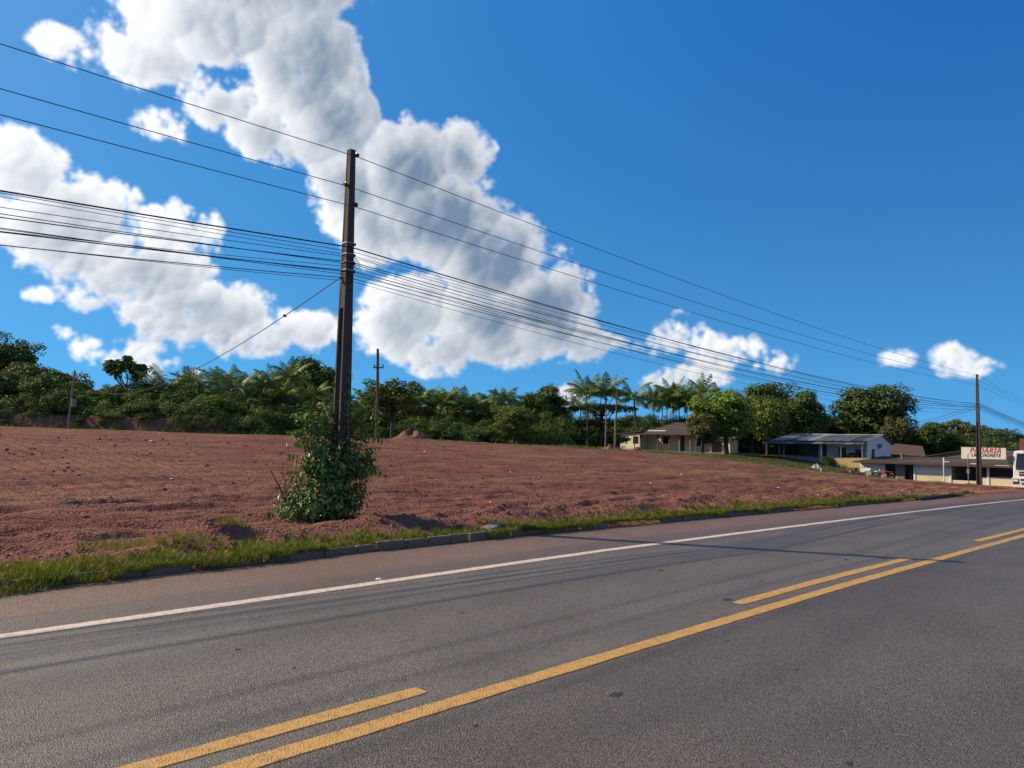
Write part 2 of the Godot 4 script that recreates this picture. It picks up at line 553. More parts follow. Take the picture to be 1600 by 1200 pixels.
# ------------------------------------------------------------------ materials
func build_materials() -> void:
	var grain := noise_tex(1024, fnl(FastNoiseLite.TYPE_SIMPLEX, 0.02, 5, 3), [[0.0, grey(0.62)], [0.45, grey(0.88)], [1.0, grey(1.0)]])
	var soil_n := noise_tex(1024, fnl(FastNoiseLite.TYPE_SIMPLEX, 0.03, 5, 4), [], 9.0)
	var soil := mat(Color.WHITE, 0.95, grain, 2.6, soil_n, 2.0)
	soil.vertex_color_use_as_albedo = true
	soil.metallic_specular = 0.2
	M.soil = soil
	# asphalt: pale and dark stones in a dark binder
	var cells := fnl(FastNoiseLite.TYPE_CELLULAR, 0.16, 1, 11)
	cells.cellular_return_type = FastNoiseLite.RETURN_CELL_VALUE
	var stones := noise_tex(2048, cells, [[0.0, grey(0.50)], [0.4, grey(0.70)], [0.8, grey(0.82)], [0.93, grey(0.90)], [1.0, grey(1.0)]])
	var cell_d := fnl(FastNoiseLite.TYPE_CELLULAR, 0.14, 2, 12)
	cell_d.cellular_return_type = FastNoiseLite.RETURN_DISTANCE
	var stones_n := noise_tex(2048, cell_d, [], 7.0)
	var road := mat(Color.WHITE, 0.56, stones, 3.0, stones_n, 1.0)
	road.vertex_color_use_as_albedo = true
	road.metallic_specular = 0.42
	M.road = road
	var wear := noise_tex(1024, fnl(FastNoiseLite.TYPE_SIMPLEX, 0.03, 5, 21), [[0.0, grey(0.76)], [0.32, grey(0.92)], [0.5, grey(0.97)], [1.0, grey(1.0)]])
	M.yellow = mat(lin(0.47, 0.265, 0.070), 0.75, wear, 4.3, stones_n, 0.5)
	M.white_line = mat(lin(0.60, 0.49, 0.39), 0.75, wear, 4.0, stones_n, 0.5)
	M.concrete = mat(lin(0.24, 0.215, 0.185), 0.9, grain, 0.7, soil_n, 0.5)
	M.kerb = mat(lin(0.23, 0.17, 0.12), 0.95, grain, 0.5, soil_n, 0.9)
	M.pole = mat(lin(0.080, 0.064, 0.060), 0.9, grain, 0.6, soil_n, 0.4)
	M.wire = mat(lin(0.012, 0.012, 0.014), 0.7)
	M.porcelain = mat(lin(0.06, 0.035, 0.025), 0.35)
	M.steel = mat(lin(0.35, 0.35, 0.36), 0.5, grain, 0.3, null, 1.0, 0.6)
	M.wood = mat(lin(0.17, 0.105, 0.065), 0.9, grain, 0.4)
	M.pale_wood = mat(lin(0.30, 0.24, 0.18), 0.9, grain, 0.4)
	M.bark = mat(lin(0.085, 0.065, 0.048), 0.95, grain, 0.6)
	M.palm_bark = mat(lin(0.13, 0.115, 0.095), 0.95, grain, 0.6)
	M.cream = mat(lin(0.74, 0.63, 0.42), 0.9, wear, 3.0)
	M.plaster = mat(lin(0.76, 0.75, 0.72), 0.9, wear, 2.6)
	M.blue_plaster = mat(lin(0.13, 0.165, 0.20), 0.9, wear, 2.0)
	M.yellow_plaster = mat(lin(0.44, 0.34, 0.16), 0.9, wear, 2.0)
	M.brown_tile = mat(lin(0.085, 0.06, 0.055), 0.9, grain, 0.8, soil_n, 1.0)
	M.red_tile = mat(lin(0.115, 0.070, 0.052), 0.9, grain, 0.8, soil_n, 1.0)
	M.grey_sheet = mat(lin(0.25, 0.255, 0.26), 0.75, grain, 1.5)
	M.dark_sheet = mat(lin(0.12, 0.12, 0.12), 0.8, grain, 1.5)
	M.pale_sheet = mat(lin(0.55, 0.55, 0.54), 0.7, grain, 1.5)
	M.frame = mat(lin(0.05, 0.035, 0.025), 0.7)
	M.white_frame = mat(lin(0.6, 0.6, 0.58), 0.6)
	M.glass = mat(lin(0.02, 0.025, 0.03), 0.08)
	M.interior = mat(lin(0.34, 0.30, 0.26), 0.95, wear, 2.0)
	M.sign = mat(lin(0.76, 0.70, 0.58), 0.8, wear, 2.0)
	M.red_paint = mat(lin(0.40, 0.025, 0.02), 0.7)
	M.dark_paint = mat(lin(0.025, 0.035, 0.03), 0.7)
	M.truck_white = mat(lin(0.68, 0.69, 0.68), 0.35, wear, 1.5)
	M.truck_white.clearcoat_enabled = true
	M.truck_white.clearcoat = 0.5
	M.rubber = mat(lin(0.02, 0.02, 0.02), 0.85)
	M.black_plastic = mat(lin(0.025, 0.025, 0.028), 0.6)
	M.rust = mat(lin(0.22, 0.085, 0.045), 0.85, grain, 0.6)
	M.lamp_glass = mat(lin(0.7, 0.7, 0.66), 0.3)
	M.litter = mat(lin(0.72, 0.72, 0.70), 0.7)
	M.sand = mat(lin(0.40, 0.38, 0.35), 0.95, grain, 0.5, soil_n, 1.0)
	M.red_heap = mat(lin(0.22, 0.09, 0.06), 0.95, grain, 0.8, soil_n, 1.4)

func leaf_mat(tint: Color, rough_ := 0.58, back := 0.5) -> StandardMaterial3D:
	var m := StandardMaterial3D.new()
	m.albedo_color = tint
	m.vertex_color_use_as_albedo = true
	m.roughness = rough_
	m.metallic_specular = 0.28
	m.backlight_enabled = true
	m.backlight = Color(back, back, back * 0.45)
	m.cull_mode = BaseMaterial3D.CULL_DISABLED
	return m

# ------------------------------------------------------------------ ground and road
func graded(stops: Array) -> PackedFloat32Array:
	# stops: [position, spacing] pairs; spacing blends between stops
	var out := PackedFloat32Array()
	var p: float = stops[0][0]
	var k := 0
	while p < stops[-1][0]:
		out.append(p)
		while k < stops.size() - 2 and p >= stops[k + 1][0]:
			k += 1
		var f: float = clampf((p - stops[k][0]) / (stops[k + 1][0] - stops[k][0]), 0, 1)
		p += lerpf(stops[k][1], stops[k + 1][1], f)
	out.append(stops[-1][0])
	return out

func soil_color(s: float, d: float) -> Color:
	var q := (s + d) * 0.7071
	var r := (s - d) * 0.7071
	var a := n_patch.get_noise_2d(s * 0.5, d * 1.1)
	var b := n_soft.get_noise_2d(s * 0.45 + 90.0, d * 0.9)
	var c := Vector3(0.272, 0.117, 0.083)
	c = c.lerp(Vector3(0.215, 0.112, 0.086), clampf(0.4 + b * 1.4, 0, 1) * 0.4)
	c = c.lerp(Vector3(0.38, 0.180, 0.105), clampf(0.35 + a * 1.6, 0, 1) * ss(20, 44, s) * ss(34, 18, d) * 0.9)
	c = c.lerp(Vector3(0.215, 0.15, 0.072), clampf(a * 2.2 - 0.25 + ss(24, 36, s) * 0.35, 0, 1) * ss(13, 17, d) * ss(60, 44, d) * 0.45)
	c = c.lerp(Vector3(0.30, 0.125, 0.080), clampf(n_soft.get_noise_2d(s * 0.6, d * 2.4 + 50.0) * 2.0 - 0.2, 0, 1) * 0.6)
	c = c.lerp(Vector3(0.30, 0.165, 0.115), clampf(tracks(s, d) * 1.4 - 0.5, 0, 1) * 0.6)
	# far side: grass and leaf litter among the trees and round the houses
	var green := Vector3(0.062, 0.070, 0.028).lerp(Vector3(0.11, 0.09, 0.05), clampf(0.5 + a, 0, 1))
	c = c.lerp(green, ss(60, 66, q + 3.0 * b) * ss(-6, 6, r + 3.0 * a) * ss(22, 30, d))
	c = c.lerp(green, ss(74, 77, q + 1.5 * b))
	c = c.lerp(green, ss(-3.0, -6.0, d))
	c *= (1.0 + 0.28 * a) * (1.0 + 0.42 * n_soft.get_noise_2d(s * 0.8 + 5.0, d * 4.0)) * (0.95 if d > 10.0 else 1.0)
	return Color(c.x, c.y, c.z)

func build_ground() -> void:
	var sx := graded([[-500, 120], [-30, 12], [0, 0.5], [1.5, 0.07], [16, 0.08], [40, 0.22], [75, 0.5], [110, 1.4], [200, 12], [700, 120]])
	var dz := graded([[-400, 120], [-30, 12], [-3.3, 1.0], [9.4, 1.0], [9.9, 0.07], [16, 0.08], [40, 0.24], [70, 0.45], [95, 0.9], [130, 4], [220, 20], [700, 120]])
	var nx := sx.size()
	var nz := dz.size()
	var mb := MB.new()
	mb.v.resize(nx * nz)
	mb.n.resize(nx * nz)
	mb.c.resize(nx * nz)
	mb.use_c = true
	for j in nz:
		var d := dz[j]
		for i in nx:
			var s := sx[i]
			var y: float
			if d < 9.93:
				y = land(s, d) - 0.07 if d > -3.3 else land(s, d) - 0.02
			else:
				y = ground(s, d) + (rough(s, d) if d < 130 and s < 140 and s > -8 else 0.0)
			mb.v[j * nx + i] = Vector3(s, y, -d)
			mb.c[j * nx + i] = soil_color(s, d)
	for j in nz:
		for i in nx:
			var px := mb.v[j * nx + mini(i + 1, nx - 1)] - mb.v[j * nx + maxi(i - 1, 0)]
			var pz := mb.v[maxi(j - 1, 0) * nx + i] - mb.v[mini(j + 1, nz - 1) * nx + i]
			mb.n[j * nx + i] = pz.cross(px).normalized()
	for j in nz - 1:
		for i in nx - 1:
			var a := j * nx + i
			mb.i.append_array(PackedInt32Array([a, a + nx, a + nx + 1, a, a + nx + 1, a + 1]))
	var g := obj("ground", mb.done(), M.soil)
	tag(g, "bare graded red earth of the field beside the road", "ground", "", "structure")

func strip(sx: PackedFloat32Array, dz: PackedFloat32Array, lift: float, colour: Callable) -> ArrayMesh:
	var mb := MB.new()
	mb.use_c = true
	var nx := sx.size()
	for d in dz:
		for s in sx:
			mb.col = colour.call(s, d)
			mb.vert(Vector3(s, road_level(s) + lift, -d))
			var e := (road_level(s + 0.1) - road_level(s - 0.1)) / 0.2
			mb.n.append(Vector3(-e, 1, 0).normalized())
	for j in dz.size() - 1:
		for i in nx - 1:
			var a := j * nx + i
			mb.i.append_array(PackedInt32Array([a, a + nx, a + nx + 1, a, a + nx + 1, a + 1]))
	return mb.done()

func road_color(s: float, d: float) -> Color:
	var c := Vector3(0.240, 0.207, 0.172)
	var streak := n_soft.get_noise_2d(s * 0.05, d * 3.0)
	var blot := n_patch.get_noise_2d(s * 0.25 + 7.0, d * 1.2)
	c *= 1.0 + 0.10 * streak + 0.10 * blot
	# soft darker streaks running lengthwise in both lanes
	for t in [5.15, 6.15, 6.45, 1.1, 2.9]:
		var w: float = 0.26 + 0.08 * sin(s * 0.2 + t * 3.0)
		var cen: float = t + 0.12 * n_soft.get_noise_2d(s * 0.08, t * 9.0)
		c *= 1.0 - (0.15 if t > 5.9 else 0.10) * exp(-pow((d - cen) / w, 2.0)) * clampf(0.6 + n_soft.get_noise_2d(s * 0.1, t * 20.0), 0, 1)
	# the lane by the camera is darker and browner
	c = c.lerp(Vector3(0.165, 0.135, 0.112), ss(4.3, 3.8, d) * clampf(0.7 + blot, 0, 1))
	c *= 1.0 + 0.16 * n_lump.get_noise_2d(s * 0.7, d * 1.6)
	# red dust carried on by wheels
	c = c.lerp(Vector3(0.23, 0.175, 0.14), clampf(blot * 1.2 - 0.1, 0, 1) * 0.5)
	c = c.lerp(Vector3(0.25, 0.165, 0.125), ss(7.2, 7.8, d) * 0.4)
	# a darker square of newer asphalt
	if s > 24.0 and s < 38.0 and d > 5.6 and d < 7.6:
		c *= 0.80
	return Color(c.x, c.y, c.z)

func shoulder_color(s: float, d: float) -> Color:
	var a := n_patch.get_noise_2d(s * 0.5, d * 2.0)
	var c := Vector3(0.315, 0.195, 0.135).lerp(Vector3(0.35, 0.21, 0.145), clampf(0.5 + a, 0, 1))
	c = c.lerp(Vector3(0.200, 0.150, 0.125), ss(8.75, 8.3, d) * 0.75)
	c = c.lerp(Vector3(0.28, 0.14, 0.09), ss(24, 42, s) * clampf(0.4 + a, 0, 1) * 0.8)
	var crack := absf(d - 8.55 - 0.08 * n_soft.get_noise_2d(s * 0.4, 11.0))
	c *= 1.0 - 0.35 * exp(-pow(crack / 0.035, 2.0)) * clampf(0.3 + n_soft.get_noise_2d(s * 0.5, 70.0) * 1.5, 0, 1)
	return Color(c.x, c.y, c.z)

func build_road() -> void:
	var sx := graded([[-300, 60], [-4, 2.0], [0, 0.25], [30, 0.4], [60, 1.0], [120, 6], [600, 60]])
	var dz := graded([[-1.2, 0.12], [7.9, 0.06], [7.95, 0.06]])
	var r := obj("road", strip(sx, dz, 0.0, road_color), M.road)
	tag(r, "worn grey asphalt road with soft dark streaks along it", "road", "", "structure")
	var sh := obj("road_shoulder", strip(sx, graded([[7.95, 0.05], [10.02, 0.05]]), 0.0, shoulder_color), M.road)
	tag(sh, "pinkish dusty asphalt shoulder beyond the white line", "shoulder", "", "structure")
	var sh2 := obj("road_shoulder", strip(sx, graded([[-3.3, 0.2], [-1.2, 0.2]]), 0.0, shoulder_color), M.road)
	tag(sh2, "dusty asphalt shoulder on the side without a field", "shoulder", "", "structure")
	# painted lines: thin sheets with ragged edges
	line_mark("yellow_centre_line", -60, 260, 4.03, 0.16, M.yellow, "long unbroken yellow centre line")
	for dash in [[-8.4, -4.4], [-0.5, 3.53], [7.98, 13.6], [17.6, 23.0], [27.2, 32.6], [36.8, 42.2], [46.4, 51.8]]:
		line_mark("yellow_dash", dash[0], dash[1], 4.37, 0.15, M.yellow, "yellow dash beside the unbroken centre line", "yellow dashes")
	line_mark("white_edge_line", -60, 260, 7.84, 0.165, M.white_line, "white edge line between lane and dusty shoulder")
	line_mark("white_edge_line", -60, 260, 0.0, 0.12, M.white_line, "white edge line on the lane away from the field")

func line_mark(called: String, s0: float, s1: float, d: float, w: float, m: Material, label: String, group := "") -> void:
	var mb := MB.new()
	var sx := graded([[s0, 6.0 if s0 < -20 else 0.15], [maxf(s0 + 0.01, -2.0), 0.15], [minf(maxf(s0 + 0.02, 24.0), s1 - 0.01), 0.2], [s1, 4.0 if s1 > 100 else 0.2]])
	var top := 0.006
	var prev := []
	for s in sx:
		var y := road_level(s)
		var wob := 0.012 * n_patch.get_noise_2d(s * 9.0, d * 7.0)
		var wob2 := 0.012 * n_patch.get_noise_2d(s * 9.0 + 60.0, d * 7.0)
		var cen := d + 0.02 * n_soft.get_noise_2d(s * 0.2, d)
		var e := clampf(minf(s - s0, s1 - s) / 0.07, 0.8, 1.0)
		var a := cen + w * 0.5 * e + wob
		var b := cen - w * 0.5 * e + wob2
		var row := [Vector3(s, y + 0.0015, -a - 0.006), Vector3(s, y + top, -a), Vector3(s, y + top, -b), Vector3(s, y + 0.0015, -b + 0.006)]
		if prev:
			for k in 3:
				mb.quad(prev[k], row[k], row[k + 1], prev[k + 1])
		prev = row
	tag(obj(called, mb.done(), m), label, "road marking", group, "structure")

# ------------------------------------------------------------------ verge: kerb, grass, clods
func build_kerb() -> void:
	var k := thing("kerb", Vector3(0, 0, 0), 0, "broken concrete kerb along the grassy verge of the road", "kerb")
	tag(k, "", "", "", "structure")
	rng.seed = 5
	var s := -6.0
	while s < 30.0:
		var ln := rng.randf_range(0.85, 1.05)
		var gone := (s > 12.5 and s < 14.0) or (s > 19.0 and rng.randf() < 0.3)
		if not gone:
			var b := Basis.from_euler(Vector3(rng.randf_range(-0.05, 0.05), rng.randf_range(-0.02, 0.02), rng.randf_range(-0.025, 0.02)))
			var mb := MB.new()
			# chipped block: jittered bevelled box in two lengths
			var cut := rng.randf_range(0.35, 0.65)
			mb.bevel(Vector3(-ln * (0.5 - cut * 0.5), rng.randf_range(-0.012, 0.0), 0), Vector3(ln * cut * 0.5 - 0.004, 0.13, 0.065), 0.022, b)
			mb.bevel(Vector3(ln * cut * 0.5, rng.randf_range(-0.02, 0.0), rng.randf_range(-0.008, 0.008)), Vector3(ln * (1.0 - cut) * 0.5 - 0.004, 0.13, 0.063), 0.026, b)
			var o := obj("kerb_stone", mb.done(), M.kerb, k)
			o.position = Vector3(s + ln * 0.5, road_level(s) + (0.005 if s > 6.2 and s < 10 else -0.025), -10.06 - rng.randf_range(-0.02, 0.02))
		s += ln + rng.randf_range(0.01, 0.05)
	# the low black kerb by the bakery's entrance
	var lip := MB.new()
	for j in 12:
		var u := j / 11.0
		var a := Vector3(lerpf(32.5, 42.5, u), 0, -lerpf(9.9, 10.4 + 0.6 * u * u, u))
		lip.bevel(Vector3(a.x, road_level(a.x) + 0.02, a.z), Vector3(0.52, 0.10, 0.12), 0.03, Basis(Vector3.UP, 0.05 + 0.1 * u))
	tag(obj("entrance_kerb", lip.done(), M.rubber), "low blackened kerb where the dirt entrance meets the road", "kerb")

func tuft_mesh(sd: int, blades: int, height: float, spread: float, lean: float, width: float) -> ArrayMesh:
	rng.seed = sd
	var mb := MB.new()
	mb.use_c = true
	for b in blades:
		var a := rng.randf() * TAU
		var p := Vector3(cos(a), 0, sin(a)) * spread * sqrt(rng.randf())
		var dir := Vector3(cos(a + rng.randf_range(-0.9, 0.9)), 0, sin(a + rng.randf_range(-0.9, 0.9)))
		var h := height * rng.randf_range(0.45, 1.0)
		var ln := lean * rng.randf_range(0.3, 1.2)
		var side := dir.cross(Vector3.UP) * width * rng.randf_range(0.6, 1.2)
		var t := rng.randf()
		var c := Color(0.125, 0.185, 0.03).lerp(Color(0.30, 0.31, 0.08), t * t)
		mb.col = c
		var m1 := p + Vector3.UP * h * 0.55 + dir * h * ln * 0.35
		var tip := p + Vector3.UP * h + dir * h * ln
		mb.quad(p - side, p + side, m1 + side * 0.8, m1 - side * 0.8)
		mb.tri(m1 - side * 0.8, m1 + side * 0.8, tip)
	return mb.done()

func scatter(called: String, mesh: Mesh, m: Material, spots: Array, label: String, category: String) -> void:
	var mm := MultiMesh.new()
	mm.transform_format = MultiMesh.TRANSFORM_3D
	mm.use_colors = true
	mm.mesh = mesh
	mm.instance_count = spots.size()
	for i in spots.size():
		mm.set_instance_transform(i, spots[i][0])
		mm.set_instance_color(i, spots[i][1])
	var o := MultiMeshInstance3D.new()
	o.multimesh = mm
	o.material_override = m
	o.name = numbered(called)
	add_child(o)
	tag(o, label, category, "", "stuff")

func spot(p: Vector3, size: float, squash := 1.0) -> Transform3D:
	return Transform3D(Basis(Vector3.UP, rng.randf() * TAU).scaled(Vector3(size, size * squash, size)), p)

func tone(lo: float, hi: float) -> Color:
	var b := rng.randf_range(lo, hi)
	return Color(b * rng.randf_range(0.9, 1.15), b, b * rng.randf_range(0.8, 1.1))

func build_grass() -> void:
	var gm := leaf_mat(Color(1, 1, 1), 0.6, 0.8)
	var t1 := tuft_mesh(31, 12, 0.17, 0.06, 0.5, 0.0035)
	var t2 := tuft_mesh(32, 22, 0.10, 0.09, 0.9, 0.004)
	var a := []
	var b := []
	rng.seed = 8
	for k in 9000:
		var s := rng.randf_range(0.5, 30.0)
		var wide := lerpf(0.42, 0.20, ss(3, 16, s))
		var d := 10.28 + absf(rng.randfn(0.0, 1.0)) * wide * 0.75 + (0.08 if s < 6 else 0.0)
		var thick := 0.24 + 0.5 * n_patch.get_noise_2d(s * 2.4, d * 2.4) + 0.75 * n_soft.get_noise_2d(s * 1.1, d * 2.0) + ss(9, 4, s) * 0.2
		if s > 13.0:
			thick -= 0.22
		if rng.randf() > thick or d > 12.2:
			continue
		var patchy := n_lump.get_noise_2d(s * 2.0, d * 2.0)
		a.append([spot(ground_at(s, d), clampf(0.75 + 0.8 * patchy, 0.35, 1.4) * rng.randf_range(0.6, 1.2) * (1.0 if s < 14 else 0.8)), tone(0.55, 1.2)])
	# creeping grass that hangs over the kerb on to the shoulder
	for k in 3800:
		var s := rng.randf_range(0.0, 40.0)
		var reach := lerpf(0.50, 0.20, ss(2.0, 6.5, s)) * (0.75 + 0.9 * n_soft.get_noise_2d(s * 1.7, 77.0))
		if s > 6.2 and s < 9.4:
			reach *= 0.25
			if rng.randf() < 0.7: continue
		if s > 27 and n_soft.get_noise_2d(s * 1.2, 30.0) < 0.05:
			continue
		var d := 10.12 - rng.randf() * maxf(0.02, reach)
		var y := road_level(s) + lerpf(0.0, 0.10, ss(9.7, 10.1, d))
		b.append([spot(Vector3(s, y, -d), rng.randf_range(0.5, 1.15)), tone(0.35, 0.85)])
	# weeds scattered on the loose earth
	for patch in [[4.1, 12.1, 0.55, 90], [5.0, 11.6, 0.35, 60], [5.9, 12.4, 0.25, 50], [3.3, 11.0, 0.5, 90], [2.4, 10.9, 0.6, 120], [7.6, 11.3, 0.4, 60], [11.2, 11.2, 0.5, 70], [15.5, 11.0, 0.7, 80], [21, 11.3, 1.2, 110], [26, 11.8, 1.5, 90], [34, 18, 3.0, 120], [40, 22, 4.0, 120], [30, 33, 4.0, 100], [48, 21, 4.0, 160], [30, 46, 5.0, 160], [60, 17.2, 0.6, 80], [63, 15.9, 0.5, 70]]:
		for k in patch[3]:
			var s: float = patch[0] + rng.randfn(0, 1) * patch[2] * 0.6
			var d: float = maxf(10.3, patch[1] + rng.randfn(0, 1) * patch[2] * 0.5)
			a.append([spot(ground_at(s, d), rng.randf_range(0.35, 0.95)), tone(0.7, 1.1)])
	# rough grass between field and houses
	for k in 3800:
		var s := rng.randf_range(48, 95)
		var d := rng.randf_range(24, 66)
		var q := (s + d) * 0.7071
		if q < 62 + 4.0 * n_soft.get_noise_2d(s * 0.6, d * 0.6) or q > 84:
			continue
		a.append([spot(ground_at(s, d), rng.randf_range(0.9, 2.4), 0.7), tone(0.7, 1.1)])
	var weed := tuft_mesh(33, 14, 0.16, 0.05, 0.8, 0.011)
	var wd := []
	for k in 1500:
		var s := rng.randf_range(1.0, 34.0)
		var d := 10.2 + absf(rng.randfn()) * 0.5
		if n_patch.get_noise_2d(s * 3.0, d * 3.0) < 0.12: continue
		wd.append([spot(ground_at(s, d), rng.randf_range(0.4, 1.1)), Color(0.55, 0.75, 0.5) * rng.randf_range(0.5, 1.1)])
	for k in 900:
		var s := rng.randf_range(1.0, 30.0)
		var d := 10.2 + absf(rng.randfn()) * 0.7
		wd.append([spot(ground_at(s, d), rng.randf_range(0.4, 1.0)), Color(1.5, 0.95, 0.9) * rng.randf_range(0.5, 0.9)])
	scatter("weeds", weed, gm, wd, "broad-bladed green and dry brown weeds along the verge", "weeds")
	scatter("grass", t1, gm, a, "upright yellow-green grass along the verge and in weedy patches", "grass")
	scatter("creeping_grass", t2, gm, b, "low dense grass creeping over the kerb onto the shoulder", "grass")

func lump_mesh(sd: int) -> ArrayMesh:
	# an angular crumb of earth: a jittered octahedron, once divided
	rng.seed = sd
	var sp := SphereMesh.new()
	sp.radial_segments = 7
	sp.rings = 3
	sp.radius = 1.0
	sp.height = 2.0
	var arr := sp.get_mesh_arrays()
	var mb := MB.new()
	var vv: PackedVector3Array = arr[Mesh.ARRAY_VERTEX]
	var seen := {}
	for p in vv:
		var key := p.snapped(Vector3.ONE * 0.01)
		if not seen.has(key):
			seen[key] = rng.randf_range(0.6, 1.15)
		mb.vert(p * seen[key])
	mb.i = arr[Mesh.ARRAY_INDEX]
	return mb.done()

func build_clods() -> void:
	rng.seed = 14
	var a := []
	for k in 17000:
		var u := rng.randf()
		var s := rng.randf_range(1.5, 50.0)
		var d := 10.6 + 26.0 * u * u
		var p := n_lump.get_noise_2d(s * 0.8, d * 0.8) + 0.8 * exp(-pow((d - 12.2) / 0.9, 2.0))
		if rng.randf() > 0.18 + p:
			continue
		var size := 0.012 + 0.045 * pow(rng.randf(), 6.0) + 0.012 * ss(14, 30, d)
		var pos := ground_at(s, d)
		pos.y += size * 0.25
		var c := soil_color(s, d)
		var v := rng.randf_range(0.8, 1.15)
		a.append([Transform3D(Basis.from_euler(Vector3(rng.randf() * 6, rng.randf() * 6, rng.randf() * 6)).scaled(Vector3(1.2, 0.8, 1.0) * size), pos), Color(c.r * v, c.g * v, c.b * v)])
	var m := mat(Color.WHITE, 0.95)
	m.vertex_color_use_as_albedo = true
	m.metallic_specular = 0.2
	scatter("earth_clods", lump_mesh(3), m, a, "loose crumbs and clods of red earth on the field", "earth clods")

# ------------------------------------------------------------------ poles and wires
func prism(mb: MB, low: PackedVector2Array, high: PackedVector2Array, y0: float, y1: float) -> void:
	var k := low.size()
	for j in k:
		var a := low[j]
		var b := low[(j + 1) % k]
		var c := high[(j + 1) % k]
		var d := high[j]
		mb.quad(Vector3(a.x, y0, a.y), Vector3(b.x, y0, b.y), Vector3(c.x, y1, c.y), Vector3(d.x, y1, d.y))

func h_outline(a: float, b: float, f: float, deep: float) -> PackedVector2Array:
	# double-T section: half sizes a (x) and b (z), flange thickness f, recess depth in the x faces
	return PackedVector2Array([Vector2(-a, -b), Vector2(a, -b), Vector2(a, -b + f), Vector2(a - deep, -b + f * 1.35), Vector2(a - deep, b - f * 1.35), Vector2(a, b - f), Vector2(a, b), Vector2(-a, b), Vector2(-a, b - f), Vector2(-a + deep, b - f * 1.35), Vector2(-a + deep, -b + f * 1.35), Vector2(-a, -b + f)])

func make_pole(at: Vector3, height: float, label: String) -> Node3D:
	var t := thing("utility_pole", at, 0, label, "utility pole", "double-T concrete poles carrying the power lines")
	var mb := MB.new()
	var fork := height * 0.56
	var m1 := fork / height
	# shaft: recessed double-T below, solid above
	var wa := 0.15
	var wb := 0.17
	var ta := 0.062
	var tb := 0.07
	var lerp_a := lerpf(wa, ta, m1)
	var lerp_b := lerpf(wb, tb, m1)
	prism(mb, h_outline(wa, wb, 0.06, 0.085), h_outline(lerp_a, lerp_b, 0.04, 0.05), -0.4, fork)
	prism(mb, h_outline(lerp_a, lerp_b, 0.04, 0.05), h_outline(lerp_a - 0.002, lerp_b - 0.002, 0.04, 0.008), fork, fork + 0.04)
	prism(mb, h_outline(lerp_a - 0.002, lerp_b - 0.002, 0.04, 0.008), h_outline(ta, tb, 0.03, 0.006), fork + 0.04, height)
	mb.quad(Vector3(-ta, height, -tb), Vector3(ta, height, -tb), Vector3(ta, height, tb), Vector3(-ta, height, tb))
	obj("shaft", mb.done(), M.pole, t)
	# three post insulators
	for ins in [[0.99, 1.0], [0.901, -1.0], [0.852, 1.0]]:
		var y: float = height * ins[0]
		var w := lerpf(wa, ta, ins[0])
		var im := MB.new()
		var x0: float = (w - 0.01) * ins[1]
		im.tube([Vector3(x0, y, 0.02), Vector3(x0 + 0.045 * ins[1], y, 0.02), Vector3(x0 + 0.05 * ins[1], y, 0.02), Vector3(x0 + 0.075 * ins[1], y, 0.02), Vector3(x0 + 0.08 * ins[1], y, 0.02), Vector3(x0 + 0.105 * ins[1], y, 0.02)], [0.02, 0.025, 0.05, 0.05, 0.034, 0.045], 10)
		obj("insulator", im.done(), M.porcelain, t)
	# collar of the secondary rack, straps and bolts
	for y in [0.742, 0.712, 0.69, 0.668]:
		var yy: float = height * y
		var wx := lerpf(wa, ta, y) + 0.006
		var wz := lerpf(wb, tb, y) + 0.006
		part(t, "steel_strap", M.steel, [[Vector3(-wx, yy, 0), Vector3(0.008, 0.03, wz * 2)], [Vector3(wx, yy, 0), Vector3(0.008, 0.03, wz * 2)], [Vector3(0, yy, wz), Vector3(wx * 2, 0.03, 0.008)], [Vector3(0, yy, -wz), Vector3(wx * 2, 0.03, 0.008)]])
		var sp := MB.new()
		sp.tube([Vector3(wx, yy, 0.02), Vector3(wx + 0.03, yy, 0.02), Vector3(wx + 0.035, yy, 0.02), Vector3(wx + 0.075, yy, 0.02)], [0.012, 0.012, 0.032, 0.032], 8)
		obj("spool_insulator", sp.done(), M.porcelain, t)
	var yb := height * 0.636
	var wq := lerpf(wa, ta, 0.636)
	part(t, "cross_bolt", M.steel, [[Vector3(0, yb, 0), Vector3(wq * 2 + 0.09, 0.05, 0.05)]])
	var lp := MB.new()
	for j in 2:
		var ring := []
		for k in 13:
			var an := TAU * k / 12.0
			ring.append(Vector3(0.12 + 0.07 * cos(an) + 0.05 * j, height * 0.69 - 0.03 * j + 0.09 * sin(an), 0.10))
		lp.tube(ring, [0.005], 5, false)
	obj("cable_loop", lp.done(), M.wire, t)
	return t

func wire(called: String, pts: Array, sags: Array, rad: float, label: String, group: String, m: Material = null) -> MeshInstance3D:
	var line := []
	for k in pts.size() - 1:
		var seg := 26
		for j in seg + (1 if k == pts.size() - 2 else 0):
			var u := float(j) / seg
			line.append(pts[k].lerp(pts[k + 1], u) - Vector3.UP * sags[k] * 4.0 * u * (1.0 - u))
	var mb := MB.new()
	mb.tube(line, [rad], 5)
	var o := obj(called, mb.done(), m if m else M.wire)
	tag(o, label, "wire", group)
	return o

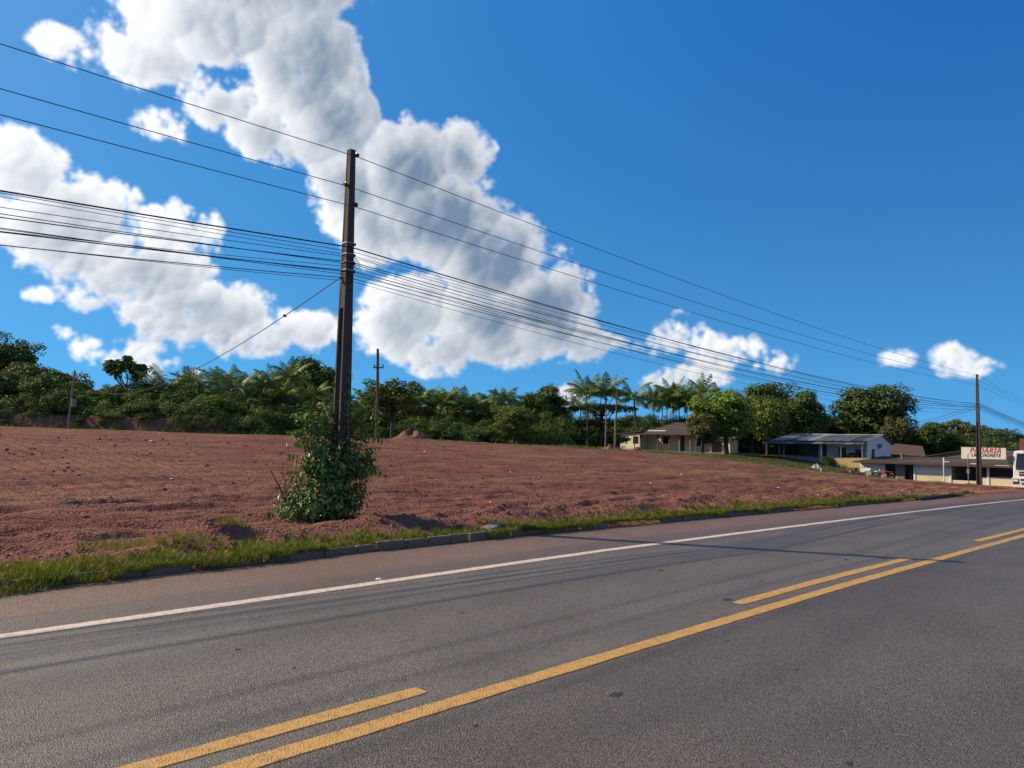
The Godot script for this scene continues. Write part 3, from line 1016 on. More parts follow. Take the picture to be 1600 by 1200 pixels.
func build_power() -> void:
	var a := Vector3(8.62, 0.05, -13.5)
	var b := Vector3(63.1, 0, -15.4)
	b.y = ground(b.x, 15.4)
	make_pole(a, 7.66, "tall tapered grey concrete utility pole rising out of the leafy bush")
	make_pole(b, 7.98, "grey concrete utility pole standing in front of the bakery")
	# the lines go on to poles beyond the picture
	var z := Vector3(-46.0, 0.1, -12.4)
	var c := Vector3(118.0, -1.9, -17.2)
	var tops := [[0.11, 7.60, 7.04, "topmost"], [-0.12, 6.92, 6.74, "second highest"], [0.11, 6.53, 6.34, "third highest"]]
	for w in tops:
		var off := Vector3(w[0], 0, 0.02)
		wire("power_line", [z + off + Vector3.UP * (w[1] + 0.25), a * Vector3(1, 0, 1) + off + Vector3.UP * w[1], b * Vector3(1, 0, 1) + off + Vector3.UP * w[2], c + off + Vector3.UP * 7.0], [0.30, 0.42, 0.5], 0.008, "%s bare power line strung along the pole tops" % w[3], "three bare power lines")
	# the lower bundle: one thick cable and thinner telephone lines
	var low := [[5.62, 4.95, 5.32, 0.014, 0.62], [5.53, 4.90, 5.27, 0.006, 0.50], [5.42, 4.86, 5.18, 0.006, 0.70], [5.31, 4.80, 5.14, 0.009, 0.55], [5.28, 4.70, 5.06, 0.007, 0.78], [5.13, 4.74, 4.98, 0.010, 0.62], [5.10, 4.56, 4.92, 0.006, 0.86], [4.98, 4.50, 4.86, 0.008, 0.66], [4.92, 4.40, 4.80, 0.005, 0.90], [5.45, 4.62, 5.2, 0.005, 0.45], [5.22, 4.84, 5.0, 0.005, 0.92], [5.05, 4.66, 4.9, 0.006, 0.52]]
	for k in low.size():
		var w: Array = low[k]
		var off := Vector3(0.03 * (k % 3) - 0.02, 0, 0.17 + 0.012 * (k % 2))
		var pa: Vector3 = a * Vector3(1, 0, 1) + off + Vector3.UP * w[0]
		var pb: Vector3 = b * Vector3(1, 0, 1) + off + Vector3.UP * w[1]
		# the slope just left of the near pole
		var pz: Vector3 = z + off + Vector3.UP * (w[0] + 0.3)
		var label := "thick black cable on top of the lower bundle of lines" if k == 0 else "thin telephone line, %s one down below the thick black cable" % ["", "first", "second", "third", "fourth", "fifth", "sixth", "seventh", "lowest", "", "", ""][k] if k < 9 else "thin slack telephone line crossing the others in the lower bundle"
		wire("cable" if k == 0 else "telephone_line", [pz, pa, pb, c + off + Vector3.UP * (w[1] + 0.6)], [[1.0, 0.85, 1.1, 1.22, 1.0, 1.3, 1.12, 1.42, 1.25, 0.8, 1.5, 0.95][k], w[4], 0.6], w[3], label, "" if k == 0 else "thin telephone lines of the lower bundle")
	# service drop to the leaning post on the far side of the field
	var far := Vector3(21.8, 7.2, -79.8)
	wire("service_wire", [a * Vector3(1, 0, 1) + Vector3(-0.12, 5.02, 0), far], [2.3], 0.011, "slack service wire dipping from the pole to the leaning field post", "")
	var jb := MB.new()
	var u := 0.055
	var jp := (a * Vector3(1, 0, 1) + Vector3(-0.12, 5.02, 0)).lerp(far, u) - Vector3.UP * 2.3 * 4.0 * u * (1.0 - u)
	jb.tube([jp - Vector3(0.05, -0.01, 0), jp, jp + Vector3(0.05, 0.0, -0.02)], [0.02, 0.035, 0.02], 7)
	tag(obj("wire_connector", jb.done(), M.black_plastic), "small black connector on the slack service wire", "connector")
	# the leaning post with a meter box
	var p1 := thing("meter_post", Vector3(21.67, ground(21.67, 80.48), -80.48), 0, "leaning thin post with a meter box at the field's far edge", "post")
	var mb := MB.new()
	var foot := p1.position.y
	mb.tube([Vector3(0, -0.3, 0), Vector3(0.05, 3, 0.3), Vector3(0.12, 7.28 - foot, 0.7)], [0.10, 0.09, 0.075], 8)
	obj("shaft", mb.done(), M.pale_wood, p1)
	part(p1, "meter_box", M.grey_sheet, [[Vector3(0.25, 2.55, 0.45), Vector3(0.4, 0.75, 0.25)]])
	# wooden pole behind the bush
	var p2 := thing("wooden_pole", Vector3(32.2, ground(32.2, 45.8), -45.8), 0, "brown wooden pole rising behind the open-crowned tree", "pole")
	mb = MB.new()
	mb.tube([Vector3(0, -0.3, 0), Vector3(-0.1, 3, 0.1), Vector3(-0.36, 7.95 - p2.position.y, 0.3)], [0.13, 0.12, 0.09], 8)
	obj("shaft", mb.done(), M.wood, p2)
	part(p2, "cross_piece", M.wood, [[Vector3(-0.24, 5.1, 0.3), Vector3(0.75, 0.09, 0.09)]], Basis(Vector3.UP, -PI / 4))
	for sgn in [-1.0, 1.0]:
		mb = MB.new()
		var ip := Vector3(-0.24 + 0.22 * sgn, 5.14, 0.3 + 0.22 * sgn)
		mb.tube([ip, ip + Vector3.UP * 0.06, ip + Vector3.UP * 0.08, ip + Vector3.UP * 0.17], [0.03, 0.03, 0.07, 0.05], 8)
		obj("insulator", mb.done(), M.porcelain, p2)
	# two posts standing together at the edge of the field, a taller one in front
	for pp in [[62.2, 48.6, 4.1, 0.075, M.pale_wood, "pale squat post beside the tall post before the cream house"], [62.9, 48.0, 3.3, 0.06, M.pale_wood, "short pale post leaning beside its pair near the cream house"], [53.25, 40.5, 5.1, 0.07, M.wood, "tall brown post standing in a small heap of earth"]]:
		var g: float = ground(pp[0], pp[1])
		mb = MB.new()
		mb.tube([Vector3(0, -0.3, 0), Vector3(0.02, pp[2] * 0.5, 0.03), Vector3(0.1, pp[2], 0.0)], [pp[3], pp[3] * 0.95, pp[3] * 0.8], 8)
		var o := obj("field_post", mb.done(), pp[4])
		o.position = Vector3(pp[0], g, -pp[1])
		tag(o, pp[5], "post")
	wire("yard_wire", [Vector3(62.3, 4.6, -48.6), Vector3(52, 3.0, -62)], [0.6], 0.012, "upper yard wire running from the pale posts to the trees", "yard wires")
	wire("yard_wire", [Vector3(62.3, 4.0, -48.6), Vector3(52, 2.6, -62)], [0.6], 0.012, "lower yard wire running from the pale posts to the trees", "yard wires")
	# lines crossing in front of the dark trees
	wire("street_wire", [Vector3(79.0, 4.6, -56.0), Vector3(90.0, 3.0, -36.0), b * Vector3(1, 0, 1) + Vector3(0, 4.9, 0.1)], [0.3, 0.5], 0.014, "upper street wire crossing in front of the dark trees", "street wires")
	wire("street_wire", [Vector3(79.0, 4.2, -56.0), Vector3(90.0, 2.7, -36.0), b * Vector3(1, 0, 1) + Vector3(0, 4.7, 0.1)], [0.3, 0.5], 0.014, "lower street wire crossing in front of the dark trees", "street wires")

func heap(called: String, at: Vector3, rx: float, h: float, rz: float, m: Material, sd: int, label: String) -> void:
	var mb := MB.new()
	var nz := fnl(FastNoiseLite.TYPE_SIMPLEX, 1.6 / rx, 4, sd)
	var rings := 18
	var seg := 34
	for j in rings + 1:
		var u := float(j) / rings
		for k in seg:
			var a := TAU * k / seg
			var x := cos(a) * u * rx
			var z := sin(a) * u * rz
			var y := h * (pow(1.0 - u, 1.15) + 0.16 * (1.0 - u) * sin(a * 3.0 + sd)) + nz.get_noise_2d(x * 1.0, z * 1.0) * h * 0.28 * (1.0 - u * u)
			mb.vert(Vector3(x, y - 0.06 * h - 0.25 * u * u * h, z))
	for j in rings:
		for k in seg:
			var a := j * seg + k
			var b := j * seg + (k + 1) % seg
			mb.i.append_array(PackedInt32Array([a, b, b + seg, a, b + seg, a + seg]))
	var o := obj(called, mb.done(), m)
	o.position = at
	tag(o, label, "heap")

# ------------------------------------------------------------------ plants
func leaf(mb: MB, p: Vector3, dir: Vector3, nrm: Vector3, ln: float, wd: float) -> void:
	# a leaf folded along its rib: two triangles each side
	var side := dir.cross(nrm).normalized() * wd
	var mid := p + dir * ln * 0.45 - nrm * ln * 0.06
	var tip := p + dir * ln - nrm * ln * 0.22
	var l := mid + side + nrm * wd * 0.35
	var r := mid - side + nrm * wd * 0.35
	var k := mb.vert(p)
	mb.vert(l)
	mb.vert(tip)
	mb.vert(r)
	mb.i.append_array(PackedInt32Array([k, k + 1, k + 2, k, k + 2, k + 3]))

func rand_dir() -> Vector3:
	return Vector3(rng.randfn(), rng.randfn(), rng.randfn()).normalized()

func make_tree(called: String, sd: int, o: Dictionary) -> Node3D:
	# height 1 tree types are built at o.h metres and then scaled
	rng.seed = sd
	var root := Node3D.new()
	root.name = called
	var h: float = o.h
	var rx: float = o.w * 0.5
	var cb: float = h * o.base # bottom of the crown
	var ry := (h - cb) * 0.5
	var cy := cb + ry
	var wood := MB.new()
	var top := Vector3(rng.randf_range(-0.3, 0.3), h * 0.62, rng.randf_range(-0.3, 0.3))
	var tr: float = o.get("trunk", 0.03) * h
	wood.tube([Vector3(0, -0.3, 0), Vector3(top.x * 0.2, h * 0.12, 0), Vector3(top.x * 0.5, h * 0.35, top.z * 0.6), top], [tr * 1.35, tr, tr * 0.75, tr * 0.35], 8)
	var leaves := MB.new()
	leaves.use_c = true
	var clumps: int = o.clumps
	var per: int = int(o.leaves / clumps)
	for c in clumps:
		var dir := rand_dir()
		dir.y = dir.y * 0.8 + 0.15
		var f := pow(rng.randf(), 0.45) * rng.randf_range(0.75, 1.08)
		var cen := Vector3(dir.x * rx, dir.y * ry, dir.z * rx) * f * 0.86
		if o.get("flat", false):
			# layers: sprays gathered into tiers
			var tier := float(int(rng.randf() * 4)) / 3.0
			var a := rng.randf() * TAU
			var rr := rx * (1.0 - 0.45 * absf(tier - 0.6)) * sqrt(rng.randf())
			cen = Vector3(cos(a) * rr, lerpf(-ry * 0.8, ry * 0.85, tier) - 0.12 * rr, sin(a) * rr)
		if o.get("dome", false):
			var a := rng.randf() * TAU
			var rr := rx * sqrt(rng.randf()) * 0.95
			cen = Vector3(cos(a) * rr, ry * (0.9 - 0.9 * pow(rr / rx, 2.0)) - rng.randf() * ry * 0.35, sin(a) * rr)
		var world := Vector3(0, cy, 0) + cen + top * Vector3(1, 0, 1)
		if c % int(o.get("limb_every", 3)) == 0:
			var st := Vector3(top.x * 0.5, h * rng.randf_range(0.3, 0.55), top.z * 0.5)
			var mid := st.lerp(world, 0.5) + Vector3(0, -0.05 * h, 0) + rand_dir() * 0.04 * h
			wood.tube([st, mid, world], [tr * 0.42, tr * 0.28, tr * 0.10], 5, false)
		var cr: float = o.clump_r * rng.randf_range(0.65, 1.3)
		var shade := rng.randf_range(0.78, 1.2)
		for l in per:
			var n := rand_dir()
			if n.y < -0.2 and rng.randf() < 0.6:
				n.y = -n.y
			var q := world + n * Vector3(1, o.get("squash", 0.72), 1) * cr * pow(rng.randf(), 0.4)
			var nd := (n + Vector3.UP * 0.7 + rand_dir() * 0.6).normalized()
			var ld := nd.cross(rand_dir()).normalized()
			ld = (ld + Vector3.DOWN * 0.25 + n * 0.3).normalized()
			var b := rng.randf_range(0.7, 1.25) * shade
			var pick := rng.randf() # each leaf its own green, at random
			leaves.col = Color(b * lerpf(0.8, 1.35, pick * pick), b, b * lerpf(1.1, 0.7, pick))
			var ll: float = o.leaf * rng.randf_range(0.7, 1.3)
			leaf(leaves, q, ld, nd, ll, ll * o.get("leaf_w", 0.3))
	obj("trunk", wood.done(), M.bark, root)
	obj("crown", leaves.done(), o.mat, root)
	return root

func make_palm(called: String, sd: int, h: float, fronds: int, flen: float, droop: float, trunk_r: float, m: Material, upright := 0.4) -> Node3D:
	rng.seed = sd
	var root := Node3D.new()
	root.name = called
	var mb := MB.new()
	var bend := Vector3(rng.randf_range(-0.5, 0.5), 0, rng.randf_range(-0.5, 0.5))
	var top := Vector3(0, h, 0) + bend
	mb.tube([Vector3(0, -0.3, 0), Vector3(0, h * 0.3, 0) + bend * 0.1, Vector3(0, h * 0.65, 0) + bend * 0.45, top], [trunk_r * 1.25, trunk_r, trunk_r * 0.9, trunk_r * 0.7], 7)
	obj("trunk", mb.done(), M.palm_bark, root)
	for f in fronds:
		mb = MB.new()
		mb.use_c = true
		var a := f * 2.39996 + rng.randf_range(-0.2, 0.2)
		var lift := lerpf(1.25, -0.25, pow(float(f) / fronds, 0.9)) + rng.randf_range(-0.12, 0.12)
		lift = lerpf(lift, 1.1, upright * 0.5)
		var out := Vector3(cos(a), 0, sin(a))
		var p := top + Vector3.UP * 0.05
		var dir := (out * cos(lift) + Vector3.UP * sin(lift)).normalized()
		var ln := flen * rng.randf_range(0.8, 1.12)
		var steps := 20
		var rib := [p]
		var b := rng.randf_range(0.75, 1.2)
		for k in steps:
			p += dir * ln / steps
			dir = (dir + Vector3.DOWN * droop * (0.4 + 1.2 * k / steps) / steps * 2.0).normalized()
			rib.append(p)
			if k < 2:
				continue
			var u := float(k) / steps
			var side := dir.cross(Vector3.UP).normalized()
			var up := side.cross(dir).normalized()
			var ll := ln * 0.27 * sin(PI * clampf(u * 0.86 + 0.14, 0, 1)) + 0.08
			for sg in [-1.0, 1.0]:
				for half in 2:
					var base: Vector3 = p + dir * ln / steps * 0.5 * half
					var tone_ := b * rng.randf_range(0.75, 1.25)
					mb.col = Color(tone_ * rng.randf_range(0.9, 1.2), tone_, tone_ * 0.9)
					var ld: Vector3 = (side * sg + dir * 0.75 + up * rng.randf_range(-0.35, 0.25) + Vector3.DOWN * (0.30 + 0.5 * droop)).normalized()
					var wv := dir * 0.028
					var m2 := base + ld * ll * 0.55 + Vector3.DOWN * ll * 0.04
					var tip := base + ld * ll + Vector3.DOWN * ll * 0.28
					var kk := mb.vert(base - wv)
					mb.vert(base + wv)
					mb.vert(m2 + wv)
					mb.vert(m2 - wv)
					mb.vert(tip)
					mb.i.append_array(PackedInt32Array([kk, kk + 1, kk + 2, kk, kk + 2, kk + 3, kk + 3, kk + 2, kk + 4]))
		mb.col = Color(b * 1.3, b * 1.2, b * 0.8)
		mb.tube(rib, [0.035, 0.03, 0.028, 0.024, 0.022, 0.02, 0.018, 0.016, 0.014, 0.012, 0.01, 0.008], 4, false)
		obj("frond", mb.done(), m, root)
	return root

func plant(proto: Node3D, s: float, d: float, h: float, wide: float, base_h: float, base_w: float, label: String, category: String, group: String, m: Material = null) -> Node3D:
	var c: Node3D = proto.duplicate()
	c.name = numbered(String(proto.name))
	add_child(c)
	c.position = Vector3(s, land(s, d), -d)
	c.rotation.y = rng.randf() * TAU
	c.scale = Vector3(wide / base_w, h / base_h, wide / base_w)
	tag(c, label, category, group)
	if m:
		c.get_node("crown").material_override = m
	return c

func build_trees() -> void:
	var dark := leaf_mat(lin(0.093, 0.140, 0.032))
	var mid := leaf_mat(lin(0.128, 0.188, 0.038))
	var bright := leaf_mat(lin(0.188, 0.275, 0.038))
	var yellow := leaf_mat(lin(0.175, 0.215, 0.042))
	var brown := leaf_mat(lin(0.145, 0.135, 0.050))
	var dull := leaf_mat(lin(0.147, 0.173, 0.053))
	var bluish := leaf_mat(lin(0.112, 0.156, 0.079))  # far trees only: the haze of distance is mixed into the leaf colour
	var palm_m := leaf_mat(lin(0.158, 0.231, 0.047), 0.5, 0.5)
	var palm_d := leaf_mat(lin(0.120, 0.188, 0.047), 0.5, 0.5)
	var P := {}
	P.dense = make_tree("broadleaf_tree", 101, {"h": 8.0, "w": 7.0, "base": 0.04, "clumps": 120, "leaves": 19000, "clump_r": 0.95, "leaf": 0.30, "mat": mid})
	P.dense2 = make_tree("broadleaf_tree", 107, {"h": 8.0, "w": 7.0, "base": 0.08, "clumps": 90, "leaves": 16500, "clump_r": 1.1, "leaf": 0.30, "mat": mid})
	P.round = make_tree("broadleaf_tree", 102, {"h": 6.0, "w": 6.5, "base": 0.04, "clumps": 70, "leaves": 9500, "clump_r": 0.9, "leaf": 0.30, "mat": dull})
	P.tall = make_tree("broadleaf_tree", 103, {"h": 9.0, "w": 6.5, "base": 0.25, "clumps": 75, "leaves": 10000, "clump_r": 0.9, "leaf": 0.30, "mat": dark})
	P.open = make_tree("open_tree", 104, {"h": 6.0, "w": 6.5, "base": 0.30, "clumps": 60, "leaves": 5200, "clump_r": 0.62, "leaf": 0.26, "mat": mid, "limb_every": 1, "trunk": 0.02})
	P.sparse = make_tree("sparse_tree", 105, {"h": 6.5, "w": 6.0, "base": 0.52, "clumps": 26, "leaves": 1300, "clump_r": 0.5, "leaf": 0.42, "mat": dark, "limb_every": 1, "trunk": 0.016, "leaf_w": 0.36})
	P.twiggy = make_tree("twiggy_tree", 106, {"h": 7.0, "w": 5.0, "base": 0.5, "clumps": 40, "leaves": 700, "clump_r": 0.4, "leaf": 0.2, "mat": dull, "limb_every": 1, "trunk": 0.014})
	P.layered = make_tree("layered_tree", 108, {"h": 7.4, "w": 7.0, "base": 0.12, "clumps": 72, "leaves": 9000, "clump_r": 0.85, "leaf": 0.28, "mat": dark, "flat": true, "squash": 0.4})
	P.umbrella = make_tree("umbrella_tree", 109, {"h": 6.4, "w": 7.4, "base": 0.25, "clumps": 60, "leaves": 7000, "clump_r": 0.75, "leaf": 0.28, "mat": dull, "dome": true, "squash": 0.45})
	P.dark = make_tree("broadleaf_tree", 110, {"h": 6.0, "w": 4.2, "base": 0.04, "clumps": 60, "leaves": 7500, "clump_r": 0.75, "leaf": 0.28, "mat": dark})
	var size := {"dense": [8.0, 7.0], "dense2": [8.0, 7.0], "round": [6.0, 6.5], "tall": [9.0, 6.5], "open": [6.0, 6.5], "sparse": [6.5, 6.0], "twiggy": [7.0, 5.0], "layered": [7.4, 7.0], "umbrella": [6.4, 7.4], "dark": [6.0, 4.2]}
	var g1 := "broadleaf trees filling the wood behind the field"
	var l1 := "%s broadleaf tree in the wood behind the field"
	rng.seed = 900
	# kind, s, d, height, width, leaf colour, label, group
	var list := [
		["tall", 22.5, 108.1, 9.7, 6.4, dark, "tall dark tree overtopping the thicket beyond the leaning meter post", ""],
		["round", 22.9, 99.2, 6.2, 6.9, dull, l1, g1], ["round", 25.8, 99.1, 5.5, 6.6, dull, l1, g1], ["tall", 21.1, 113.8, 8.3, 8.0, dull, l1, g1],
		["round", 21.5, 90.5, 4.4, 5.4, mid, l1, g1], ["round", 24.2, 92.8, 4.0, 5.0, bright, l1, g1], ["dark", 18.5, 94.0, 5.0, 5.6, dull, l1, g1], ["round", 27.0, 90.0, 3.2, 4.6, yellow, l1, g1], ["round", 31.5, 88.5, 3.4, 5.0, bright, l1, g1], ["dark", 36.0, 86.5, 3.6, 4.2, mid, l1, g1], ["dark", 44.0, 88.0, 5.2, 5.2, dull, l1, g1], ["dark", 55.0, 80.0, 5.6, 5.4, dark, l1, g1], ["dark", 58.0, 74.5, 5.0, 5.4, dull, l1, g1],
		["sparse", 29.5, 89.7, 6.6, 6.2, dark, "thin tree with sparse big leaves and a spreading flat top", ""],
		["round", 34.2, 96.3, 4.6, 6.5, mid, l1, g1], ["round", 29.5, 98.2, 3.8, 5.6, mid, l1, g1],
		["twiggy", 39.5, 96.7, 7.4, 4.8, dull, "nearly bare twiggy tree showing above the palms", ""],
		["dense", 51.0, 88.0, 10.3, 9.4, dark, "biggest round dark tree in the wood, with a palm at its shoulder", ""],
		["round", 43.4, 98.5, 4.6, 7.9, dull, l1, g1], ["round", 48.4, 96.3, 4.9, 8.0, dull, l1, g1],
		["open", 38.4, 52.4, 5.3, 7.0, mid, "open-crowned tree with yellowing leaves behind the wooden pole", ""],
		["round", 65.1, 76.7, 6.0, 7.0, dull, l1, g1], ["round", 68.2, 73.6, 6.0, 6.2, dull, l1, g1],
		["dense2", 55.5, 55.1, 4.2, 4.2, yellow, "small yellow-green tree at the far edge of the field", ""],
		["dense", 68.4, 62.1, 7.6, 6.2, dark, "dark dome-shaped tree beside the small yellow-green one", ""],
		["twiggy", 74.8, 64.2, 7.3, 4.4, dull, "grey twiggy tree between the dark dome and the layered tree", ""],
		["layered", 72.8, 57.6, 7.2, 7.4, dark, "dark tree with flat layered branches under two tall palms", ""],
		["round", 63.7, 72.5, 4.6, 7.4, mid, l1, g1], ["round", 61.5, 77.5, 4.6, 7.4, dull, l1, g1],
		["dense", 96.4, 70.0, 5.3, 7.4, dark, "low dark tree behind the cream house, under the coconut palm", ""],
		["dense2", 101.5, 63.8, 5.2, 6.8, dark, "low dark tree behind the ridge of the cream house", ""],
		["dense", 83.6, 47.0, 7.8, 8.4, bright, "bright green leafy tree overhanging the cream house", ""],
		["dark", 79.7, 47.9, 5.0, 4.0, brown, "brownish small tree in front of the cream house", ""],
		["dense2", 105.6, 53.2, 10.8, 8.8, dark, "tall dark tree rising behind the light green one", ""],
		["round", 92.0, 46.0, 7.5, 5.6, yellow, "light green tree between the two houses", ""],
		["dense2", 96.5, 50.5, 8.2, 8.0, dark, "full dark tree filling the gap behind the light green one", ""],
		["dense", 101.9, 45.5, 8.9, 7.6, dark, "dark green tree leaning over the grey-roofed house's carport", ""],
		["dense2", 110.6, 39.6, 10.6, 11.4, dark, "broad tall tree standing alone behind the grey-roofed house", ""],
		["open", 104.2, 34.7, 6.6, 5.0, brown, "brownish tree beside the gable of the grey-roofed house", ""],
		["dark", 122.4, 36.3, 6.3, 4.2, dark, "narrow dark tree between the broad tree and the umbrella tree", ""],
		["umbrella", 134.1, 36.0, 6.6, 7.8, dull, "flat-topped umbrella tree behind the bakery roof", ""],
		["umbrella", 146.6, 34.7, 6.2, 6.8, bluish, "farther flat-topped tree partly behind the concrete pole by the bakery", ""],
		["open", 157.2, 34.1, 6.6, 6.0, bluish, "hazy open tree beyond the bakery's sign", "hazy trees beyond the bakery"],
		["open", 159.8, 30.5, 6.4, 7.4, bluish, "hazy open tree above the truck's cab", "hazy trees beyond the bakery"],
		["dense", 113.1, 47.5, 6.0, 6.2, dark, "low dark tree between the carport tree and the broad tree", ""],
		["dark", 120.7, 40.0, 5.6, 5.2, dark, "low dark tree at the foot of the broad tree", ""],
		["dense2", 127.7, 35.3, 4.2, 6.4, mid, "low green tree right behind the bakery's gable", ""],
		["dense2", 135.5, 31.2, 4.6, 8.4, mid, "wide low green tree behind the bakery sign", ""],
		["dense2", 141.0, 26.5, 4.6, 8.4, mid, "wide low green tree behind the truck", ""],
	]
	# low individual shrubs before the wood
	for k in 22:
		var r := lerpf(-56.0, -2.0, (k + rng.randf() * 0.8) / 22.0)
		var q := (78.0 if r < -24.0 else 84.0) + rng.randf() * 4.0
		var c: StandardMaterial3D = [bright, mid, yellow, mid, dull][k % 5]
		list.append([["round", "dark"][k % 2], (q + r) * 0.7071, (q - r) * 0.7071, rng.randf_range(2.0, 3.6), rng.randf_range(2.4, 4.2), c, "low %s shrub at the foot of the wood", "low shrubs at the foot of the wood"])
	var colour := {dark: "dark green", mid: "mid-green", bright: "bright green", yellow: "yellow-green", dull: "dull green", brown: "brownish", bluish: "bluish green"}
	for t in list:
		if "%s" in t[6]:
			t[6] = t[6] % colour[t[5]]
		var sz: Array = size[t[0]]
		plant(P[t[0]], t[1], t[2], t[3] * 1.07, t[4] * 1.06, sz[0], sz[1], t[6], "shrub" if "shrub" in t[6] else "tree", t[7], t[5])
	# palms
	var pa := [make_palm("palm_tree", 201, 6.0, 14, 2.7, 0.6, 0.075, palm_m), make_palm("palm_tree", 202, 6.0, 15, 2.5, 0.8, 0.07, palm_d), make_palm("palm_tree", 203, 6.0, 13, 2.9, 0.55, 0.08, palm_m)]
	var broad := [make_palm("broad_palm", 204, 3.4, 13, 3.8, 0.55, 0.14, palm_m, 0.75), make_palm("broad_palm", 205, 3.4, 14, 3.6, 0.62, 0.15, palm_d, 0.65)]
	var coco := make_palm("coconut_palm", 206, 6.4, 15, 3.0, 0.85, 0.13, palm_d)
	var lw := "wide-fronded palm in the thicket behind the field"
	var ls := "slender palm in the row behind the red field"
	var lh := "slender palm in the clump above the cream house"
	var palms := [[33.0, 86.2, 5.7, 1], [37.2, 87.6, 5.4, 1], [39.8, 87.9, 5.3, 1], [38.4, 80.8, 6.1, 1], [41.7, 83.2, 5.7, 1], [45.0, 85.5, 5.6, 1], [46.8, 88.0, 7.4, 1], [36.7, 91.1, 4.8, 1], [33.5, 91.4, 4.4, 1], [51.2, 85.0, 6.9, 1], [43.0, 83.0, 5.0, 1], [34.5, 84.5, 5.4, 0], [37.8, 84.0, 6.0, 0], [41.0, 80.0, 6.4, 0], [44.0, 81.0, 6.0, 0], [46.5, 79.0, 6.6, 0], [49.5, 79.5, 6.2, 0], [52.5, 77.5, 6.0, 0], [47.5, 76.0, 5.4, 0], [42.5, 86.5, 6.4, 0], [31.5, 88.0, 4.6, 0], [53.5, 73.0, 6.0, 0], [57.5, 72.5, 6.6, 0], [61.5, 71.5, 6.6, 0], [48.0, 82.0, 5.4, 1], [35.0, 88.0, 4.2, 1], [40.2, 85.0, 4.3, 1],
		[52.8, 69.2, 5.8, 0], [54.8, 70.0, 6.1, 0], [56.9, 70.7, 6.4, 0], [56.5, 68.3, 6.0, 0], [58.6, 69.0, 6.7, 0], [60.8, 69.7, 6.4, 0], [60.5, 67.2, 5.9, 0], [63.0, 67.5, 6.2, 0], [65.1, 68.2, 6.6, 0], [64.2, 70.5, 5.8, 0], [68.9, 67.3, 6.5, 0], [72.6, 60.7, 6.3, 0], [45.5, 68.0, 4.5, 0], [48.7, 70.5, 4.2, 0], [51.9, 72.9, 4.0, 0], [55.9, 74.6, 4.9, 0], [62.0, 65.0, 5.2, 0], [66.5, 66.0, 5.6, 0],
		[99.9, 67.4, 9.1, 2], [98.8, 65.7, 10.3, 2], [101.2, 66.1, 10.7, 2], [100.3, 64.2, 10.2, 2], [104.6, 65.6, 10.7, 2], [103.6, 63.7, 10.2, 2], [105.0, 67.9, 9.8, 2], [105.9, 67.1, 9.4, 2], [105.9, 61.4, 9.7, 2]]
	for k in palms.size():
		var p: Array = palms[k]
		if p[3] == 1:
			plant(broad[k % 2], p[0], p[1], p[2] * 1.02, 7.0, 6.2, 7.0, lw, "palm", "wide-fronded palms of the thicket")
		else:
			plant(pa[k % 3], p[0], p[1], p[2], 4.6 if p[3] == 0 else 5.4, 7.9, 4.6, ls if p[3] == 0 else lh, "palm", "slender palms behind the field" if p[3] == 0 else "slender palms above the cream house")
	plant(pa[0], 43.4, 78.6, 8.7, 4.6, 7.9, 4.6, "palm whose head shows at the shoulder of the biggest round tree", "palm", "")
	plant(pa[1], 60.6, 61.4, 6.7, 4.4, 7.9, 4.6, "single palm standing clear above the trees behind the field", "palm", "")
	plant(pa[2], 68.6, 56.2, 8.4, 4.8, 7.9, 4.6, "tall palm of a pair above the layered tree, farther from the house", "palm", "pair of tall palms")
	plant(pa[0], 70.1, 54.7, 8.5, 4.8, 7.9, 4.6, "tall palm of a pair above the layered tree, nearer to the house", "palm", "pair of tall palms")
	plant(coco, 92.4, 66.4, 9.3, 6.2, 8.0, 5.0, "coconut palm with a full drooping head beside the cream house", "coconut palm", "")
	plant(pa[1], 95.7, 65.9, 9.9, 4.4, 7.9, 4.6, "slender palm between the coconut palm and the palm clump", "palm", "")
	plant(pa[2], 99.5, 59.3, 10.9, 4.6, 7.9, 4.6, "tallest palm of the clump beside the bright green tree", "palm", "")
	plant(pa[0], 108.5, 44.6, 5.7, 4.2, 7.9, 4.6, "small palm peeping out between the two dark trees", "palm", "")
	for k in pa + broad + [coco]:
		k.free()
	for k in P.values():
		k.free()
	# undergrowth and the wood behind
	rng.seed = 333
	var cl := MB.new()
	cl.use_c = true
	for l in 260:
		var n := rand_dir()
		n.y = absf(n.y)
		var q := n * Vector3(0.9, 0.75, 0.9) * pow(rng.randf(), 0.45)
		var nd := (n + Vector3.UP * 0.5 + rand_dir() * 0.6).normalized()
		var b := rng.randf_range(0.6, 1.3)
		cl.col = Color(b * rng.randf_range(0.8, 1.3), b, b * 0.8)
		leaf(cl, q, (nd.cross(rand_dir()) + n * 0.3).normalized(), nd, rng.randf_range(0.11, 0.22), 0.05)
	var clump := cl.done()
	var um := leaf_mat(Color(1, 1, 1), 0.6, 0.5)
	var under := []
	var wood := []
	for k in 5200:
		# along the edge of the wood, as a ragged belt
		var r := rng.randf_range(-62.0, 24.0)
		var q := 76.0 + absf(rng.randfn()) * 9.0
		if r > -24.0:
			q = 82.0 - (r + 24.0) * 0.10 + absf(rng.randfn()) * 9.0
		if r > 6.0:
			q += 32.0
		var s := (q + r) * 0.7071
		var d := (q - r) * 0.7071
		var hh := 0.3 + 2.6 * clampf(n_soft.get_noise_2d(s * 0.9, d * 0.9) * 1.5 + 0.25, 0, 1) + 0.06 * (q - 76.0)
		if r < -26.0:
			hh *= 0.75
		# thinner where daylight shows between the trunks
		if r > -15 and r < -10 and rng.randf() < 0.8: continue
		var lvl := rng.randf()
